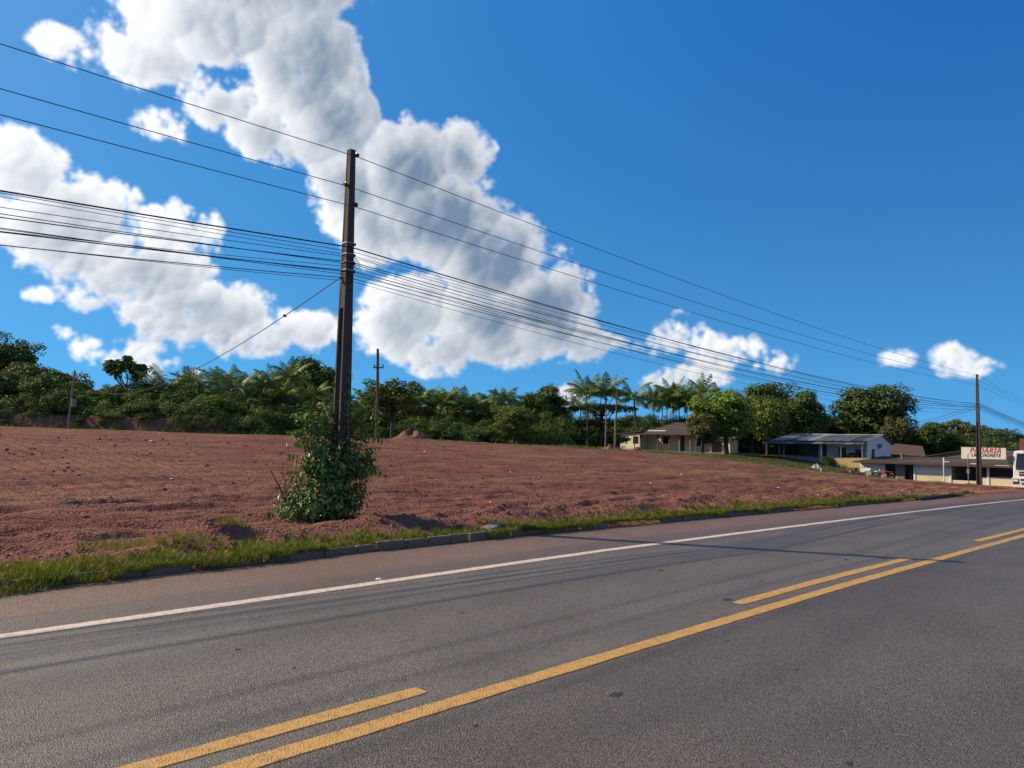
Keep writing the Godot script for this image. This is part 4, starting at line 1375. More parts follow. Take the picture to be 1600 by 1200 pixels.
		var c := Color(0.095, 0.150, 0.034).lerp(Color(0.24, 0.29, 0.05), pow(rng.randf(), 2.0) * (0.9 if r < -26.0 else 0.45))
		under.append([Transform3D(Basis(Vector3.UP, rng.randf() * TAU).scaled(Vector3.ONE * rng.randf_range(0.5, 1.35)), Vector3(s, land(s, d) + lvl * hh, -d)), c])
	for k in 1500:
		var r := rng.randf_range(-62.0, -24.0)
		var q := rng.randf_range(74.0, 75.6)
		var s := (q + r) * 0.7071
		var d := (q - r) * 0.7071
		if n_soft.get_noise_2d(s * 0.8, d * 0.8) < -0.12: continue
		var c := Color(0.10, 0.15, 0.035).lerp(Color(0.22, 0.22, 0.06), rng.randf() * 0.7)
		under.append([Transform3D(Basis(Vector3.UP, rng.randf() * TAU).scaled(Vector3.ONE * rng.randf_range(0.25, 0.55)), Vector3(s, land(s, d) + rng.randf_range(-0.25, 0.15), -d)), c])
	for k in 6500:
		var r := rng.randf_range(-85.0, 95.0)
		var q := rng.randf_range(112.0, 150.0)
		var s := (q + r) * 0.7071
		var d := (q - r) * 0.7071
		if d < 24: continue
		var hh := (3.2 + 2.0 * n_soft.get_noise_2d(s * 0.35, d * 0.35)) * (1.0 if r < 10 else 1.1)
		var c := Color(0.055, 0.10, 0.034).lerp(Color(0.11, 0.16, 0.045), rng.randf())
		wood.append([Transform3D(Basis(Vector3.UP, rng.randf() * TAU).scaled(Vector3.ONE * rng.randf_range(1.2, 2.2)), Vector3(s, land(s, d) + rng.randf() * hh, -d)), c])
	scatter("undergrowth", clump, um, under, "tangled green undergrowth along the foot of the wood", "undergrowth")
	scatter("distant_wood", clump, um, wood, "dark mass of the wood farther back between the trunks", "wood")
	# bushes by the houses
	for bs in [[89.0, 35.2, 1.5, 1.8, "leafy bush growing in front of the yellow parapet"], [86.3, 35.9, 1.0, 1.5, "low bush beside the yellow parapet, near the carport"], [90.4, 33.6, 0.9, 1.4, "small bush between the parapet and the bakery's parking"]]:
		var mb := MB.new()
		mb.use_c = true
		for l in 900:
			var n := rand_dir()
			n.y = absf(n.y)
			var q := n * Vector3(bs[3] * 0.5, bs[2], bs[3] * 0.5) * pow(rng.randf(), 0.5)
			var b := rng.randf_range(0.7, 1.2)
			mb.col = Color(0.11 * b, 0.17 * b, 0.04 * b)
			var nd := (n + rand_dir() * 0.7).normalized()
			leaf(mb, q, (nd.cross(rand_dir()) + n * 0.4).normalized(), nd, rng.randf_range(0.16, 0.3), 0.07)
		var st := MB.new()
		for j in 4:
			st.tube([Vector3(0, -0.2, 0), Vector3(rng.randf_range(-0.3, 0.3), bs[2] * 0.7, rng.randf_range(-0.3, 0.3))], [0.03, 0.015], 5)
		var t := thing("bush", Vector3(bs[0], land(bs[0], bs[1]), -bs[1]), 0, bs[4], "bush")
		obj("stem", st.done(), M.bark, t)
		obj("foliage", mb.done(), um, t)

func build_bush() -> void:
	# creeper and shrub that smother the foot of the near pole
	rng.seed = 61
	var t := thing("climber_bush", Vector3(8.5, ground(8.5, 13.5), -13.5), 0, "glossy leafy bush with creepers smothering the foot of the tall pole", "bush")
	var right := Vector3(0.7071, 0, 0.7071) # across the pole as seen from the road
	var fwd := Vector3(-0.7071, 0, 0.7071)
	var lm := leaf_mat(Color(1, 1, 1), 0.48, 0.6)
	lm.metallic_specular = 0.35
	# ellipsoid lobes: centre (across, up, towards the road), radii, leaves, tone
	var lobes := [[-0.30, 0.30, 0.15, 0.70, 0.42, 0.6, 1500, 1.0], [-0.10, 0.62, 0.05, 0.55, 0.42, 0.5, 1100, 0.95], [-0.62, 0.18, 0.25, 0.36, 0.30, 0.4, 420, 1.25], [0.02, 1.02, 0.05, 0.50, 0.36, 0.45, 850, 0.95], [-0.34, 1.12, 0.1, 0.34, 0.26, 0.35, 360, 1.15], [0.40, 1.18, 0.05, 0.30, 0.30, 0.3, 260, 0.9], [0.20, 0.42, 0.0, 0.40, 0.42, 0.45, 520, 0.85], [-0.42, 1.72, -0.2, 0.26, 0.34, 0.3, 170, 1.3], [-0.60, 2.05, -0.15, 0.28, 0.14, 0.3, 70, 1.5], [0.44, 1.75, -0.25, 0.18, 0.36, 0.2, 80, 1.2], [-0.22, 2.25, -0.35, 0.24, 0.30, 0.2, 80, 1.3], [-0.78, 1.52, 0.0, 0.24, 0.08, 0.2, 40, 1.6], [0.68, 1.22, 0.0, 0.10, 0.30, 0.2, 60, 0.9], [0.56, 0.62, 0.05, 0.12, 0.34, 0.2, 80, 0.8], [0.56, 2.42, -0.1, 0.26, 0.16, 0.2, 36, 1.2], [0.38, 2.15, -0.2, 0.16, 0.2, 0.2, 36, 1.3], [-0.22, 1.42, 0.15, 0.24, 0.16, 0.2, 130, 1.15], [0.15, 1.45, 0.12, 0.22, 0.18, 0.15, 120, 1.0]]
	for k in lobes.size():
		var lb: Array = lobes[k]
		var mb := MB.new()
		mb.use_c = true
		for l in int(lb[6] * 1.25):
			var n := rand_dir()
			var rr := pow(rng.randf(), 0.33) * (1.0 + 0.75 * n_lump.get_noise_3d(n.x * 3.5 + k * 3.0, n.y * 3.5, n.z * 3.5))
			var q: Vector3 = right * (lb[0] + n.x * lb[3] * rr) + Vector3.UP * (lb[1] + n.y * lb[4] * rr) + fwd * (lb[2] + n.z * lb[5] * rr)
			if q.y < 0.02:
				q.y = rng.randf() * 0.2
			var out: Vector3 = right * n.x + Vector3.UP * n.y + fwd * n.z
			var nd := (out * 0.8 + Vector3.UP * 0.6 + rand_dir() * 0.55).normalized()
			var ld := (nd.cross(rand_dir()) + Vector3.DOWN * 0.5 + out * 0.3).normalized()
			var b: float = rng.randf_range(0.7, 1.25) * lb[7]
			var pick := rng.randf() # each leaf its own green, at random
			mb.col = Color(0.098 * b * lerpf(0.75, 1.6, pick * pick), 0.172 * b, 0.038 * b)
			var ll := rng.randf_range(0.05, 0.11)
			if rng.randf() < 0.14:
				ll = rng.randf_range(0.12, 0.2)
			leaf(mb, q, ld, nd, ll, ll * 0.28)
		obj("foliage", mb.done(), lm, t)
	var st := MB.new()
	for k in 22:
		var a := Vector3(rng.randf_range(-0.4, 0.4), 0, rng.randf_range(-0.4, 0.4))
		var b := right * rng.randf_range(-0.75, 0.6) + Vector3.UP * rng.randf_range(1.2, 2.6) + fwd * rng.randf_range(-0.3, 0.4)
		st.tube([a, a.lerp(b, 0.5) + rand_dir() * 0.12, b], [0.022, 0.015, 0.006], 5, false)
	obj("stems", st.done(), M.bark, t)
	# creepers that climb the pole itself
	for k in 7:
		var mb := MB.new()
		mb.use_c = true
		var a := rng.randf() * TAU
		var line := []
		var top := rng.randf_range(1.7, 3.0)
		for j in 15:
			var u := j / 14.0
			var rr := 0.21 - 0.02 * u + 0.02 * sin(j * 2.1 + k)
			line.append(Vector3(0.12 + cos(a + 1.6 * u + 0.25 * sin(j * 1.3)) * rr, top * u, sin(a + 1.6 * u) * rr))
		mb.col = Color(0.07, 0.055, 0.035)
		mb.tube(line, [0.011, 0.009, 0.007, 0.005], 4, false)
		for j in range(3, 15):
			for q in 3:
				var b := rng.randf_range(0.7, 1.3)
				mb.col = Color(0.11 * b, 0.17 * b, 0.04 * b)
				var out: Vector3 = (line[j] - Vector3(0.12, line[j].y, 0)).normalized()
				leaf(mb, line[j] + rand_dir() * 0.03, (out * 0.5 + rand_dir() * 0.6 + Vector3.DOWN * 0.4).normalized(), (out + Vector3.UP * 0.5).normalized(), rng.randf_range(0.05, 0.12), 0.026)
		obj("creeper", mb.done(), lm, t)
	# dead leaves and bare twigs at its left foot
	var dead := MB.new()
	dead.use_c = true
	for k in 12:
		dead.col = Color(0.10, 0.075, 0.05)
		var p0 := right * rng.randf_range(-0.85, -0.5) + fwd * rng.randf_range(-0.2, 0.3)
		dead.tube([p0, p0 - right * rng.randf_range(0.0, 0.25) + Vector3.UP * rng.randf_range(0.4, 1.3)], [0.009, 0.004], 4)
	for k in 160:
		var b := rng.randf_range(0.7, 1.2)
		dead.col = Color(0.26 * b, 0.17 * b, 0.08 * b)
		var p0 := right * rng.randf_range(-1.0, 0.7) + fwd * rng.randf_range(-0.4, 0.8) + Vector3.UP * rng.randf_range(0.03, 0.5 + 0.6 * rng.randf())
		leaf(dead, p0, rand_dir(), rand_dir(), rng.randf_range(0.05, 0.1), 0.022)
	obj("dead_growth", dead.done(), lm, t)
	# stray shoots that stand clear of the mass
	for k in 70:
		var mb := MB.new()
		mb.use_c = true
		var ang := rng.randf_range(-1.0, 1.0)
		var base := right * (ang * 0.45 - 0.05) + Vector3.UP * rng.randf_range(0.7, 2.1) + fwd * rng.randf_range(-0.3, 0.3)
		var dir := (right * ang * 1.1 - fwd * 0.25 + Vector3.UP * rng.randf_range(0.2, 1.0) + rand_dir() * 0.3).normalized()
		mb.col = Color(0.05, 0.06, 0.03)
		var ln := rng.randf_range(0.35, 0.75)
		var line := []
		var p := base
		for j in 7:
			line.append(p)
			p += dir * ln / 6.0
			dir = (dir + Vector3.DOWN * 0.10).normalized()
		mb.tube(line, [0.007, 0.005, 0.004], 4, false)
		for j in range(2, 7):
			for sg in [-1.0, 1.0]:
				var b := rng.randf_range(0.9, 1.6)
				mb.col = Color(0.11 * b, 0.17 * b, 0.035 * b)
				var nd := (Vector3.UP + rand_dir() * 0.5).normalized()
				leaf(mb, line[j], (right * sg * 0.6 + fwd * rng.randf_range(-0.6, 0.6) + dir * 0.6 + Vector3.DOWN * 0.2).normalized(), nd, rng.randf_range(0.09, 0.16), 0.03)
		obj("shoot", mb.done(), lm, t)
	# a dry forked stick stuck in the earth beside it
	var dry := MB.new()
	var g := ground(7.6, 14.1)
	dry.tube([Vector3(0, -0.1, 0), Vector3(-0.02, 0.35, 0.02), Vector3(-0.12, 0.62, -0.05), Vector3(-0.27, 0.95, -0.16)], [0.022, 0.02, 0.015, 0.008], 6)
	dry.tube([Vector3(-0.02, 0.35, 0.02), Vector3(0.07, 0.6, 0.08), Vector3(0.1, 0.85, 0.12)], [0.016, 0.011, 0.006], 5)
	dry.tube([Vector3(-0.12, 0.62, -0.05), Vector3(-0.08, 0.85, -0.02)], [0.01, 0.005], 5)
	var o := obj("dry_branch", dry.done(), M.bark)
	o.position = Vector3(7.72, g, -14.0)
	tag(o, "dry forked branch stuck upright beside the leafy bush", "branch")

# ------------------------------------------------------------------ buildings
func window(parent: Node, at: Vector3, w: float, h: float, fm: Material, bars := 1) -> void:
	var t := 0.07
	var f := part(parent, "window", fm, [[at + Vector3(0, h * 0.5, 0), Vector3(w + t, t, 0.09)], [at - Vector3(0, h * 0.5, 0), Vector3(w + t, t, 0.12)], [at + Vector3(w * 0.5, 0, 0), Vector3(t, h - t, 0.09)], [at - Vector3(w * 0.5, 0, 0), Vector3(t, h - t, 0.09)]])
	part(f, "pane", M.glass, [[at + Vector3(0, 0, -0.01), Vector3(w - t, h - t, 0.02)]])
	var b := []
	for k in bars:
		b.append([at + Vector3(w * ((k + 1.0) / (bars + 1.0) - 0.5), 0, 0.012), Vector3(0.045, h - t, 0.03)])
	b.append([at + Vector3(0, h * 0.1, 0.014), Vector3(w - t, 0.04, 0.03)])
	part(f, "glazing_bars", fm, b)

func wall_with_holes(parent: Node, called: String, m: Material, x0: float, x1: float, y0: float, y1: float, z: float, thick: float, holes: Array) -> void:
	# front wall in the local x-y plane, holes [xa, xb, ya, yb] in order of x
	var b := []
	var x := x0
	for h in holes:
		if h[0] > x:
			b.append([Vector3((x + h[0]) * 0.5, (y0 + y1) * 0.5, z), Vector3(h[0] - x, y1 - y0, thick)])
		if h[3] < y1:
			b.append([Vector3((h[0] + h[1]) * 0.5, (h[3] + y1) * 0.5, z), Vector3(h[1] - h[0], y1 - h[3], thick)])
		if h[2] > y0:
			b.append([Vector3((h[0] + h[1]) * 0.5, (h[2] + y0) * 0.5, z), Vector3(h[1] - h[0], h[2] - y0, thick)])
		x = h[1]
	if x < x1:
		b.append([Vector3((x + x1) * 0.5, (y0 + y1) * 0.5, z), Vector3(x1 - x, y1 - y0, thick)])
	var mb := MB.new()
	for q in b:
		mb.bevel(q[0], q[1] * 0.5, 0.0005)
	obj(called, mb.done(), m, parent)

func roof_sheets(parent: Node, called: String, mats: Array, a: Vector3, b: Vector3, c: Vector3, d: Vector3, count: int, ridges: int) -> void:
	# eave a-b, ridge d-c; corrugated sheets side by side, each a part of its own
	for k in count:
		var u0 := float(k) / count
		var u1 := (k + 1.0) / count
		var mb := MB.new()
		var nrm := (b - a).cross(d - a).normalized()
		if nrm.y < 0: nrm = -nrm
		var lift := nrm * (0.012 * (k % 2))
		var steps := ridges * 4
		var prev := []
		for j in steps + 1:
			var u := lerpf(u0, u1, float(j) / steps) + (0.004 if j == steps else 0.0)
			var wv := nrm * 0.028 * cos(TAU * j / 4.0) + lift
			var row := [a.lerp(b, u) + wv, d.lerp(c, u) + wv]
			if prev:
				mb.quad(prev[0], row[0], row[1], prev[1])
				mb.quad(prev[1] - nrm * 0.015, row[1] - nrm * 0.015, row[0] - nrm * 0.015, prev[0] - nrm * 0.015)
			prev = row
		obj(called, mb.done(), mats[k % mats.size()], parent)

func tile_rows(parent: Node, m: Material, a: Vector3, b: Vector3, c: Vector3, d: Vector3, rows: int) -> void:
	# tiled slope: courses that overlap downwards
	for k in rows:
		var u0 := float(k) / rows
		var u1 := (k + 1.12) / rows
		var mb := MB.new()
		var nrm := (b - a).cross(d - a).normalized()
		if nrm.y < 0: nrm = -nrm
		mb.slab(a.lerp(d, u0) + nrm * 0.035, b.lerp(c, u0) + nrm * 0.035, b.lerp(c, minf(u1, 1.0)), a.lerp(d, minf(u1, 1.0)), 0.045)
		obj("tile_course", mb.done(), m, parent)

func build_cream_house() -> void:
	var at := Vector3(88.0, 0.46, -60.6)
	var t := thing("cream_house", at, -PI / 2, "low cream house with a brown hipped roof over a posted veranda", "house")
	t.scale = Vector3(1.13, 1, 1)
	part(t, "plinth", M.concrete, [[Vector3(2.6, -0.35, -3.6), Vector3(15.6, 0.7, 7.6)]])
	# side wing, front wall with a window
	wall_with_holes(t, "wall", M.cream, -4.9, -1.95, 0, 2.25, -0.1, 0.15, [[-2.95, -2.1, 0.85, 1.9]])
	part(t, "wall", M.cream, [[Vector3(-4.83, 1.12, -3.2), Vector3(0.14, 2.24, 6.0)]])
	window(t, Vector3(-2.53, 1.38, -0.1), 0.85, 1.05, M.frame)
	# main front under the veranda
	wall_with_holes(t, "wall", M.cream, -1.95, 7.0, 0, 2.45, -1.9, 0.15, [[0.35, 1.25, 0.95, 2.0], [2.85, 3.4, 0.0, 2.1], [5.05, 5.6, 0.75, 1.85]])
	part(t, "wall", M.cream, [[Vector3(-1.95, 1.2, -1.0), Vector3(0.14, 2.4, 1.62)], [Vector3(6.95, 1.2, -4.4), Vector3(0.14, 2.4, 4.8)], [Vector3(1.0, 1.2, -6.9), Vector3(11.8, 2.4, 0.15)]])
	window(t, Vector3(0.8, 1.48, -1.9), 0.9, 1.05, M.frame)
	window(t, Vector3(5.32, 1.3, -1.9), 0.55, 1.1, M.frame)
	part(t, "door", M.frame, [[Vector3(3.12, 1.05, -1.92), Vector3(0.53, 2.08, 0.06)]])
	for x in [-1.75, 0.75, 2.35, 3.75, 5.2, 6.8]:
		part(t, "veranda_post", M.wood if x < 3 else M.pale_wood, [[Vector3(x, 1.1, 0.0), Vector3(0.14, 2.3, 0.14)]])
	part(t, "veranda_beam", M.wood, [[Vector3(2.5, 2.22, 0.02), Vector3(9.0, 0.12, 0.12)]])
	# roofs
	var r := obj("veranda_roof", _slab([Vector3(-2.5, 2.18, 0.5), Vector3(7.4, 2.18, 0.5), Vector3(7.4, 2.95, -2.0), Vector3(-0.3, 2.95, -2.0)], 0.05), M.brown_tile, t)
	tile_rows(r, M.brown_tile, Vector3(-2.5, 2.2, 0.5), Vector3(7.4, 2.2, 0.5), Vector3(7.4, 2.97, -2.0), Vector3(-0.3, 2.97, -2.0), 7)
	var r2 := obj("roof", _slab([Vector3(-1.6, 2.6, -1.2), Vector3(7.6, 2.6, -1.2), Vector3(6.6, 3.75, -4.0), Vector3(1.0, 3.95, -4.0)], 0.05), M.brown_tile, t)
	tile_rows(r2, M.brown_tile, Vector3(-1.6, 2.62, -1.2), Vector3(7.6, 2.62, -1.2), Vector3(6.6, 3.77, -4.0), Vector3(1.0, 3.97, -4.0), 8)
	obj("back_roof", _slab([Vector3(1.0, 3.95, -4.0), Vector3(6.6, 3.75, -4.0), Vector3(7.6, 2.5, -7.4), Vector3(-1.6, 2.5, -7.4)], 0.06), M.brown_tile, t)
	obj("hip_roof", _slab([Vector3(-1.6, 2.6, -1.2), Vector3(1.0, 3.95, -4.0), Vector3(-1.0, 2.9, -7.4), Vector3(-1.9, 2.5, -7.4)], 0.05), M.brown_tile, t)
	obj("wing_roof", _slab([Vector3(-5.3, 2.2, 0.25), Vector3(-1.6, 2.65, 0.25), Vector3(-1.6, 2.9, -6.8), Vector3(-5.3, 2.2, -6.8)], 0.07), M.dark_sheet, t)
	part(t, "pale_roof_sheet", M.pale_sheet, [[Vector3(0.0, 2.72, -0.95), Vector3(2.6, 0.03, 0.5)]], Basis(Vector3.RIGHT, 0.3))
	# low wing at the end, half hidden by the trees
	wall_with_holes(t, "wall", M.cream, 7.2, 9.8, -0.5, 1.75, -1.0, 0.15, [[7.5, 8.8, -0.4, 1.45]])
	part(t, "shed_door", M.wood, [[Vector3(8.15, 0.5, -1.05), Vector3(1.25, 1.8, 0.06)]])
	part(t, "wall", M.cream, [[Vector3(9.75, 0.6, -2.0), Vector3(0.14, 2.2, 1.9)]])
	obj("shed_roof", _slab([Vector3(7.0, 1.9, -0.5), Vector3(10.1, 1.75, -0.5), Vector3(10.1, 2.1, -3.2), Vector3(7.0, 2.2, -3.2)], 0.07), M.dark_sheet, t)
	# lamp post and thin posts in the yard
	var lp := thing("yard_lamp", Vector3(84.5, ground(84.5, 51.7), -51.7), 0, "white globe lamp on a thin post before the cream house", "lamp post")
	var mb := MB.new()
	mb.tube([Vector3(0, -0.2, 0), Vector3(0, 2.5, 0)], [0.06, 0.05], 7)
	obj("post", mb.done(), M.pale_wood, lp)
	var gl := SphereMesh.new()
	gl.radius = 0.17
	gl.height = 0.34
	gl.radial_segments = 12
	gl.rings = 6
	obj("globe", gl, M.lamp_glass, lp).position = Vector3(0, 2.62, 0)
	for pp in [[80.2, 58.0, 2.6, "thin dark fence post standing in the yard grass, nearer the side wing"], [82.3, 55.4, 2.4, "thin dark fence post standing in the yard grass, nearer the door"]]:
		mb = MB.new()
		mb.tube([Vector3(0, -0.2, 0), Vector3(0.05, pp[2], 0)], [0.07, 0.06], 7)
		var o := obj("yard_post", mb.done(), M.wood)
		o.position = Vector3(pp[0], ground(pp[0], pp[1]), -pp[1])
		tag(o, pp[3], "post")

func _slab(q: Array, th: float) -> ArrayMesh:
	var mb := MB.new()
	mb.slab(q[0], q[1], q[2], q[3], th)
	return mb.done()

func build_grey_house() -> void:
	var at := Vector3(88.0, -0.5, -36.2)
	var t := thing("grey_roofed_house", at, -PI / 2, "white house with a long grey sheet roof, carport and yellow parapet", "house")
	part(t, "plinth", M.concrete, [[Vector3(-1.0, -0.75, -3.6), Vector3(10.8, 1.5, 7.7)]])
	# carport half
	for x in [-6.15, -5.6, -1.35]:
		part(t, "carport_post", M.pale_wood, [[Vector3(x, 1.25, 0.25), Vector3(0.16, 2.5, 0.16)]])
	part(t, "low_wall", M.blue_plaster, [[Vector3(-3.4, 0.40, 0.15), Vector3(4.0, 0.85, 0.14)]])
	part(t, "back_wall", M.blue_plaster, [[Vector3(-3.9, 1.1, -7.0), Vector3(5.0, 2.2, 0.14)]])
	part(t, "carport_beam", M.frame, [[Vector3(-3.75, 2.48, 0.25), Vector3(5.4, 0.12, 0.14)]])
	# veranda half
	wall_with_holes(t, "wall", M.plaster, -1.2, 3.86, 0, 2.75, -1.6, 0.15, [[0.1, 1.0, 0.9, 1.95], [2.0, 3.0, 0.9, 1.8]])
	part(t, "side_wall", M.plaster, [[Vector3(-1.25, 1.35, -4.2), Vector3(0.14, 2.7, 5.0)]])
	window(t, Vector3(0.55, 1.42, -1.6), 0.9, 1.05, M.frame)
	window(t, Vector3(2.5, 1.35, -1.6), 1.0, 0.9, M.frame)
	part(t, "parapet", M.yellow_plaster, [[Vector3(1.5, 0.30, 0.25), Vector3(5.6, 1.2, 0.16)]])
	for x in [-1.1, 1.1, 3.45]:
		part(t, "veranda_post", M.plaster, [[Vector3(x, 1.7, 0.25), Vector3(0.15, 1.6, 0.15)]])
	# gable end towards the road, with a door and an air conditioner
	var g := MB.new()
	for x in [4.0, 3.88]:
		g.quad(Vector3(x, -0.6, 0.1), Vector3(x, -0.6, -7.0), Vector3(x, 2.45, -7.0), Vector3(x, 2.78, 0.1))
		g.tri(Vector3(x, 2.78, 0.1), Vector3(x, 2.45, -7.0), Vector3(x, 3.42, -4.0))
	g.quad(Vector3(3.88, -0.6, 0.1), Vector3(4.0, -0.6, 0.1), Vector3(4.0, 2.78, 0.1), Vector3(3.88, 2.78, 0.1))
	obj("gable_wall", g.done(), M.plaster, t)
	part(t, "door", M.frame, [[Vector3(4.02, 0.95, -1.4), Vector3(0.05, 1.9, 0.8)]])
	part(t, "air_conditioner", M.grey_sheet, [[Vector3(4.14, 2.25, -3.1), Vector3(0.28, 0.45, 0.7)]])
	# roof: corrugated sheets
	roof_sheets(t, "roof_sheet", [M.grey_sheet, M.grey_sheet, M.dark_sheet, M.grey_sheet, M.pale_sheet, M.grey_sheet, M.grey_sheet], Vector3(-7.3, 2.62, 0.5), Vector3(4.25, 2.75, 0.5), Vector3(4.25, 3.48, -4.0), Vector3(-6.7, 3.45, -4.0), 11, 5)
	roof_sheets(t, "back_roof_sheet", [M.grey_sheet], Vector3(-6.7, 2.4, -7.5), Vector3(4.25, 2.4, -7.5), Vector3(4.25, 3.46, -4.0), Vector3(-6.7, 3.43, -4.0), 4, 12)
	roof_sheets(t, "veranda_roof_sheet", [M.dark_sheet, M.dark_sheet, M.grey_sheet], Vector3(-7.6, 2.28, 1.5), Vector3(3.9, 2.36, 1.3), Vector3(3.9, 2.6, 0.4), Vector3(-7.3, 2.52, 0.4), 10, 5)
	part(t, "ridge_cap", M.pale_sheet, [[Vector3(-1.2, 3.5, -4.0), Vector3(10.9, 0.08, 0.4)]])
	# things on the veranda
	var ch := thing("veranda_bench", Vector3(88.3, 0, -33.6), -PI / 2, "dark bench with coloured cushions on the white house's veranda", "bench")
	ch.position.y = -0.5
	part(ch, "seat", M.frame, [[Vector3(-0.6, 0.75, -0.9), Vector3(1.3, 0.1, 0.5)]])
	part(ch, "backrest", M.frame, [[Vector3(-0.6, 1.1, -1.12), Vector3(1.3, 0.55, 0.06)]])
	part(ch, "cushion", M.red_paint, [[Vector3(-0.3, 1.05, -0.98), Vector3(0.45, 0.42, 0.16)]])
	part(ch, "cushion", M.yellow_plaster, [[Vector3(-0.85, 1.0, -0.98), Vector3(0.4, 0.36, 0.16)]])
	for x in [-1.15, -0.05]:
		part(ch, "leg", M.frame, [[Vector3(x, 0.36, -0.9), Vector3(0.08, 0.72, 0.45)]])
	# tiled shed roof behind the gable
	var sh := thing("tiled_shed", Vector3(97.4, -0.9, -31.6), -PI / 2, "shed with a brown tiled roof beside the white gable", "shed")
	part(sh, "wall", M.wood, [[Vector3(0, 0.9, -1.2), Vector3(3.6, 1.8, 2.4)]])
	var rf := obj("roof", _slab([Vector3(-2.2, 1.7, 0.6), Vector3(2.6, 1.5, 0.6), Vector3(1.6, 2.7, -1.6), Vector3(-2.2, 3.0, -1.6)], 0.06), M.red_tile, sh)
	tile_rows(rf, M.red_tile, Vector3(-2.2, 1.72, 0.6), Vector3(2.6, 1.52, 0.6), Vector3(1.6, 2.72, -1.6), Vector3(-2.2, 3.02, -1.6), 7)

func build_bakery() -> void:
	var at := Vector3(86.0, -1.88, -25.55)
	var t := thing("bakery", at, -PI / 2, "low cream bakery with a wide brown roof and half-open front", "bakery")
	part(t, "floor_slab", M.concrete, [[Vector3(1.6, -0.3, -4.2), Vector3(19.0, 0.56, 9.4)]])
	# front, in bays: white room, dark passage, pier, cream room, open counter, open counter
	part(t, "wall", M.plaster, [[Vector3(-5.6, 0.95, -0.3), Vector3(2.6, 1.9, 0.16)]])
	part(t, "pier", M.concrete, [[Vector3(-2.75, 0.9, -0.2), Vector3(0.9, 1.8, 0.3)], [Vector3(-1.9, 0.55, -1.2), Vector3(0.5, 1.1, 0.2)]])
	part(t, "wall", M.cream, [[Vector3(0.35, 0.45, 0.0), Vector3(3.3, 1.0, 0.18)]])
	part(t, "upper_wall", M.plaster, [[Vector3(0.35, 1.36, -0.04), Vector3(3.3, 0.8, 0.16)]])
	for x in [-1.28, 2.05, 5.35, 7.9, 10.4]:
		part(t, "column", M.plaster, [[Vector3(x, 0.88, 0.06), Vector3(0.18, 1.85, 0.18)]])
	part(t, "counter_wall", M.cream, [[Vector3(3.7, 0.17, 0.0), Vector3(3.15, 0.42, 0.16)]])
	part(t, "counter_wall", M.cream, [[Vector3(4.9, 0.6, 0.0), Vector3(0.75, 0.44, 0.15)]])
	part(t, "counter_wall", M.cream, [[Vector3(8.0, 0.4, 0.0), Vector3(5.2, 0.88, 0.16)]])
	part(t, "beam", M.plaster, [[Vector3(2.0, 1.86, 0.04), Vector3(17.0, 0.12, 0.2)]])
	# rooms behind the openings
	part(t, "back_wall", M.interior, [[Vector3(2.0, 1.1, -5.2), Vector3(18.0, 2.6, 0.16)]])
	part(t, "end_wall", M.plaster, [[Vector3(-6.85, 0.9, -2.8), Vector3(0.16, 1.8, 5.0)]])
	part(t, "end_wall", M.plaster, [[Vector3(11.0, 0.9, -2.8), Vector3(0.16, 1.8, 5.0)]])
	part(t, "partition", M.interior, [[Vector3(2.1, 0.9, -2.6), Vector3(0.12, 1.8, 4.8)]])
	part(t, "partition", M.interior, [[Vector3(-1.35, 0.9, -2.6), Vector3(0.12, 1.8, 4.8)]])
	part(t, "shop_counter", M.pale_wood, [[Vector3(7.1, 0.5, -2.4), Vector3(2.6, 1.0, 0.6)]])
	# wide low roof in tile courses
	var a := Vector3(-7.3, 1.86, 0.75)
	var b := Vector3(11.6, 1.86, 0.75)
	var c := Vector3(11.6, 2.75, -4.6)
	var d := Vector3(-6.0, 2.45, -4.6)
	var rf := obj("roof", _slab([a, b, c, d], 0.05), M.brown_tile, t)
	tile_rows(rf, M.brown_tile, a + Vector3.UP * 0.02, b + Vector3.UP * 0.02, c + Vector3.UP * 0.02, d + Vector3.UP * 0.02, 14)
	part(t, "fascia", M.red_tile, [[Vector3(2.15, 1.86, 0.80), Vector3(18.9, 0.16, 0.04)]])
	for rp in [[Vector3(4.2, 2.07, 0.0), Vector3(0.7, 0.02, 0.5)], [Vector3(6.6, 1.99, 0.35), Vector3(1.2, 0.02, 0.3)], [Vector3(1.6, 2.16, -0.45), Vector3(0.5, 0.03, 0.4)]]:
		part(t, "roof_patch", M.pale_sheet, [rp], Basis(Vector3.RIGHT, 0.16))
	# taller hall behind with a dark gable edge
	var gb := MB.new()
	gb.quad(Vector3(-2.8, 2.2, -4.4), Vector3(12.0, 2.2, -4.4), Vector3(12.0, 3.6, -4.4), Vector3(3.9, 3.6, -4.4))
	gb.quad(Vector3(3.9, 3.6, -4.6), Vector3(12.0, 3.6, -4.6), Vector3(12.0, 2.2, -4.6), Vector3(-2.8, 2.2, -4.6))
	obj("gable_wall", gb.done(), M.dark_sheet, t)
	obj("hall_roof", _slab([Vector3(-3.4, 2.32, -4.2), Vector3(3.9, 3.7, -4.2), Vector3(3.9, 3.7, -12.0), Vector3(-3.4, 2.32, -12.0)], 0.08), M.frame, t)
	obj("hall_roof", _slab([Vector3(3.9, 3.7, -4.3), Vector3(12.2, 3.66, -4.3), Vector3(12.2, 3.2, -12.0), Vector3(3.9, 3.2, -12.0)], 0.08), M.red_tile, t)
	# vent on the roof
	var vt := MB.new()
	vt.tube([Vector3(-3.3, 2.1, -2.4), Vector3(-3.3, 2.75, -2.4), Vector3(-3.3, 2.76, -2.4), Vector3(-3.3, 2.9, -2.4)], [0.1, 0.1, 0.17, 0.15], 9)
	obj("roof_vent", vt.done(), M.grey_sheet, t)
